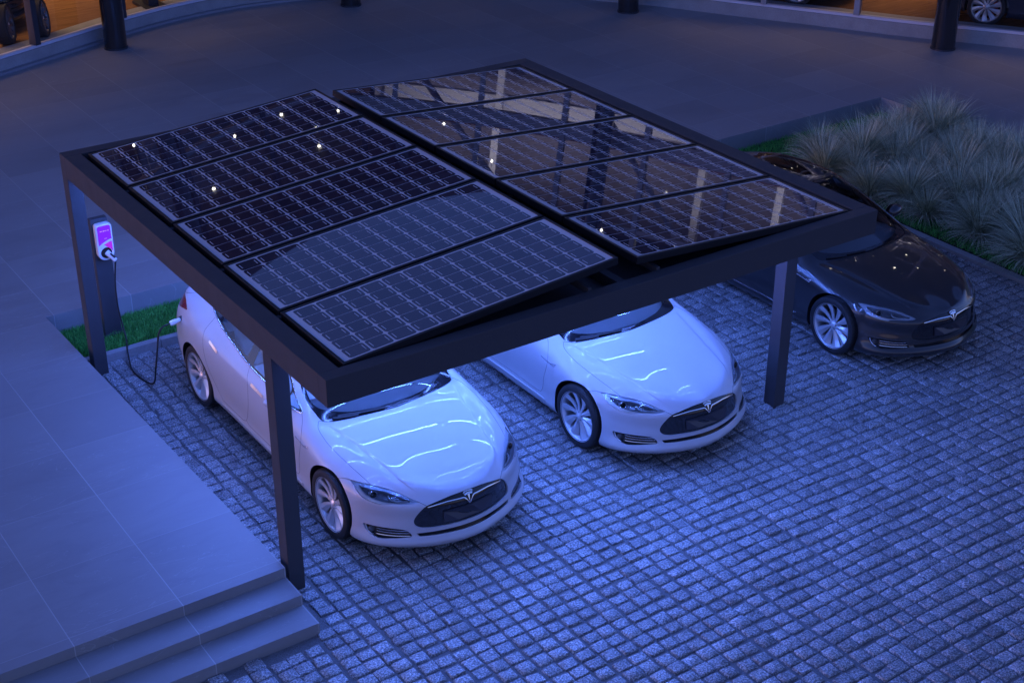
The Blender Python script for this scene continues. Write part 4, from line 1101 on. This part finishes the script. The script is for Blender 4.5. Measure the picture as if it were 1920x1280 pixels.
# show wheels and a stand inside the glass on the left
whl=[o for o in car.children if o.name.startswith('wheel') and o.type=='EMPTY'][0]
M['stand']=pm('display_stand',(.02,.022,.03),.4)
for x,y,lab in ((2.78,17.42,'dark show wheel standing on edge beside the blue showroom car'),(3.42,17.47,'dark show wheel leaning nearest the leftmost mullion')):
    w=copy_tree(whl); w.location=(x,y,.848); w.rotation_euler=(0,R(-6),R(-28)); tag(w,lab,'wheel','show wheels inside the glass')
    for o in w.children_recursive:
        for sl in o.material_slots:
            if sl.material and sl.material.name=='silver': sl.link='OBJECT'; sl.material=M['lamp_dark']
st_=tag(empty('display_stand',(5.85,18.35,.50)),'dark floor stand behind the glass right of the leftmost column','stand')
mb=MB(); mb.bbox(-.22,.22,-.40,.40,0,.06,.01); mb.bbox(-.10,.10,-.16,.16,.05,1.7,.01); mb.build('stand_frame',M['stand'],st_)
mb=MB(); mb.bbox(-.16,.16,-.30,.30,1.0,1.5,.02); mb.build('display_board',M['showroom_paint'],st_)
# ---------------------------------------------------------------- light
w=bpy.data.worlds.new('World'); SC.world=w; w.use_nodes=True; t=w.node_tree; bg=t.nodes['Background']
sky=N(t,'ShaderNodeTexSky'); sky.sky_type='NISHITA'; sky.sun_disc=False; SUN_EL,SUN_AZ=R(SKY_EL),R(-66)     # azimuth from +Y towards +X
sky.sun_elevation=R(SKY_EL); sky.sun_rotation=SUN_AZ; sky.altitude=50; sky.air_density=1.0; sky.dust_density=.6; sky.ozone_density=4
tint=mixc(t,1.0,sky.outputs[0],SKY_TINT,'MULTIPLY'); t.links.new(tint,bg.inputs[0]); bg.inputs[1].default_value=SKY_STR
sun=bpy.data.lights.new('sun','SUN'); so=bpy.data.objects.new('sun',sun); COL.objects.link(so)
sun.energy=SUN_E; sun.angle=R(40); sun.color=(.90,.60,1.0)
dv=Vector((math.sin(SUN_AZ)*math.cos(SUN_EL),math.cos(SUN_AZ)*math.cos(SUN_EL),math.sin(SUN_EL)))
so.rotation_euler=dv.to_track_quat('Z','Y').to_euler()
def lamp(loc,sx,sy,power,col):
    l=bpy.data.lights.new('ceiling_lamp','AREA'); l.shape='RECTANGLE'; l.size=sx; l.size_y=sy; l.spread=R(115); l.energy=power; l.color=col
    o=bpy.data.objects.new('ceiling_lamp',l); COL.objects.link(o); o.location=loc; o.parent=None; return o
for sx,pw in ((near_s(.6,15.7),LAMP*2.6),(near_s(3.4,16.8),LAMP*4),(near_s(6.5,17.9),LAMP*2.6),(near_s(10.8,17),LAMP*.7),(near_s(15.3,11.9),LAMP*2.6),(near_s(18,7.5),LAMP*2.6)):
    p,n,tn=fac(sx,4.2); o=lamp((p.x,p.y,5.15),5,3,pw,(1,.62,.32)); o.rotation_euler=(0,0,math.atan2(tn.y,tn.x))
for sx,pw in ((near_s(2.3,16.4),LAMP2*1.4),(near_s(6.5,17.9),LAMP2*1.4),(near_s(13,15.2),LAMP2*.8),(near_s(16.5,9.8),LAMP2*.8)):
    p,n,tn=fac(sx,1.3); o=lamp((p.x,p.y,9.5),6,1.2,pw,(.90,.84,1)); o.rotation_euler=(R(42),0,math.atan2(tn.y,tn.x))
SC.view_settings.view_transform='Standard'; SC.view_settings.look='None'; SC.view_settings.exposure=EXPO; SC.view_settings.gamma=1
SC.cycles.use_denoising=True; SC.cycles.max_bounces=8; SC.cycles.transparent_max_bounces=12; SC.cycles.sample_clamp_indirect=6; SC.cycles.sample_clamp_direct=0
SC.cycles.caustics_reflective=False; SC.cycles.caustics_refractive=False
SC.cycles.use_adaptive_sampling=True; SC.cycles.adaptive_threshold=.01
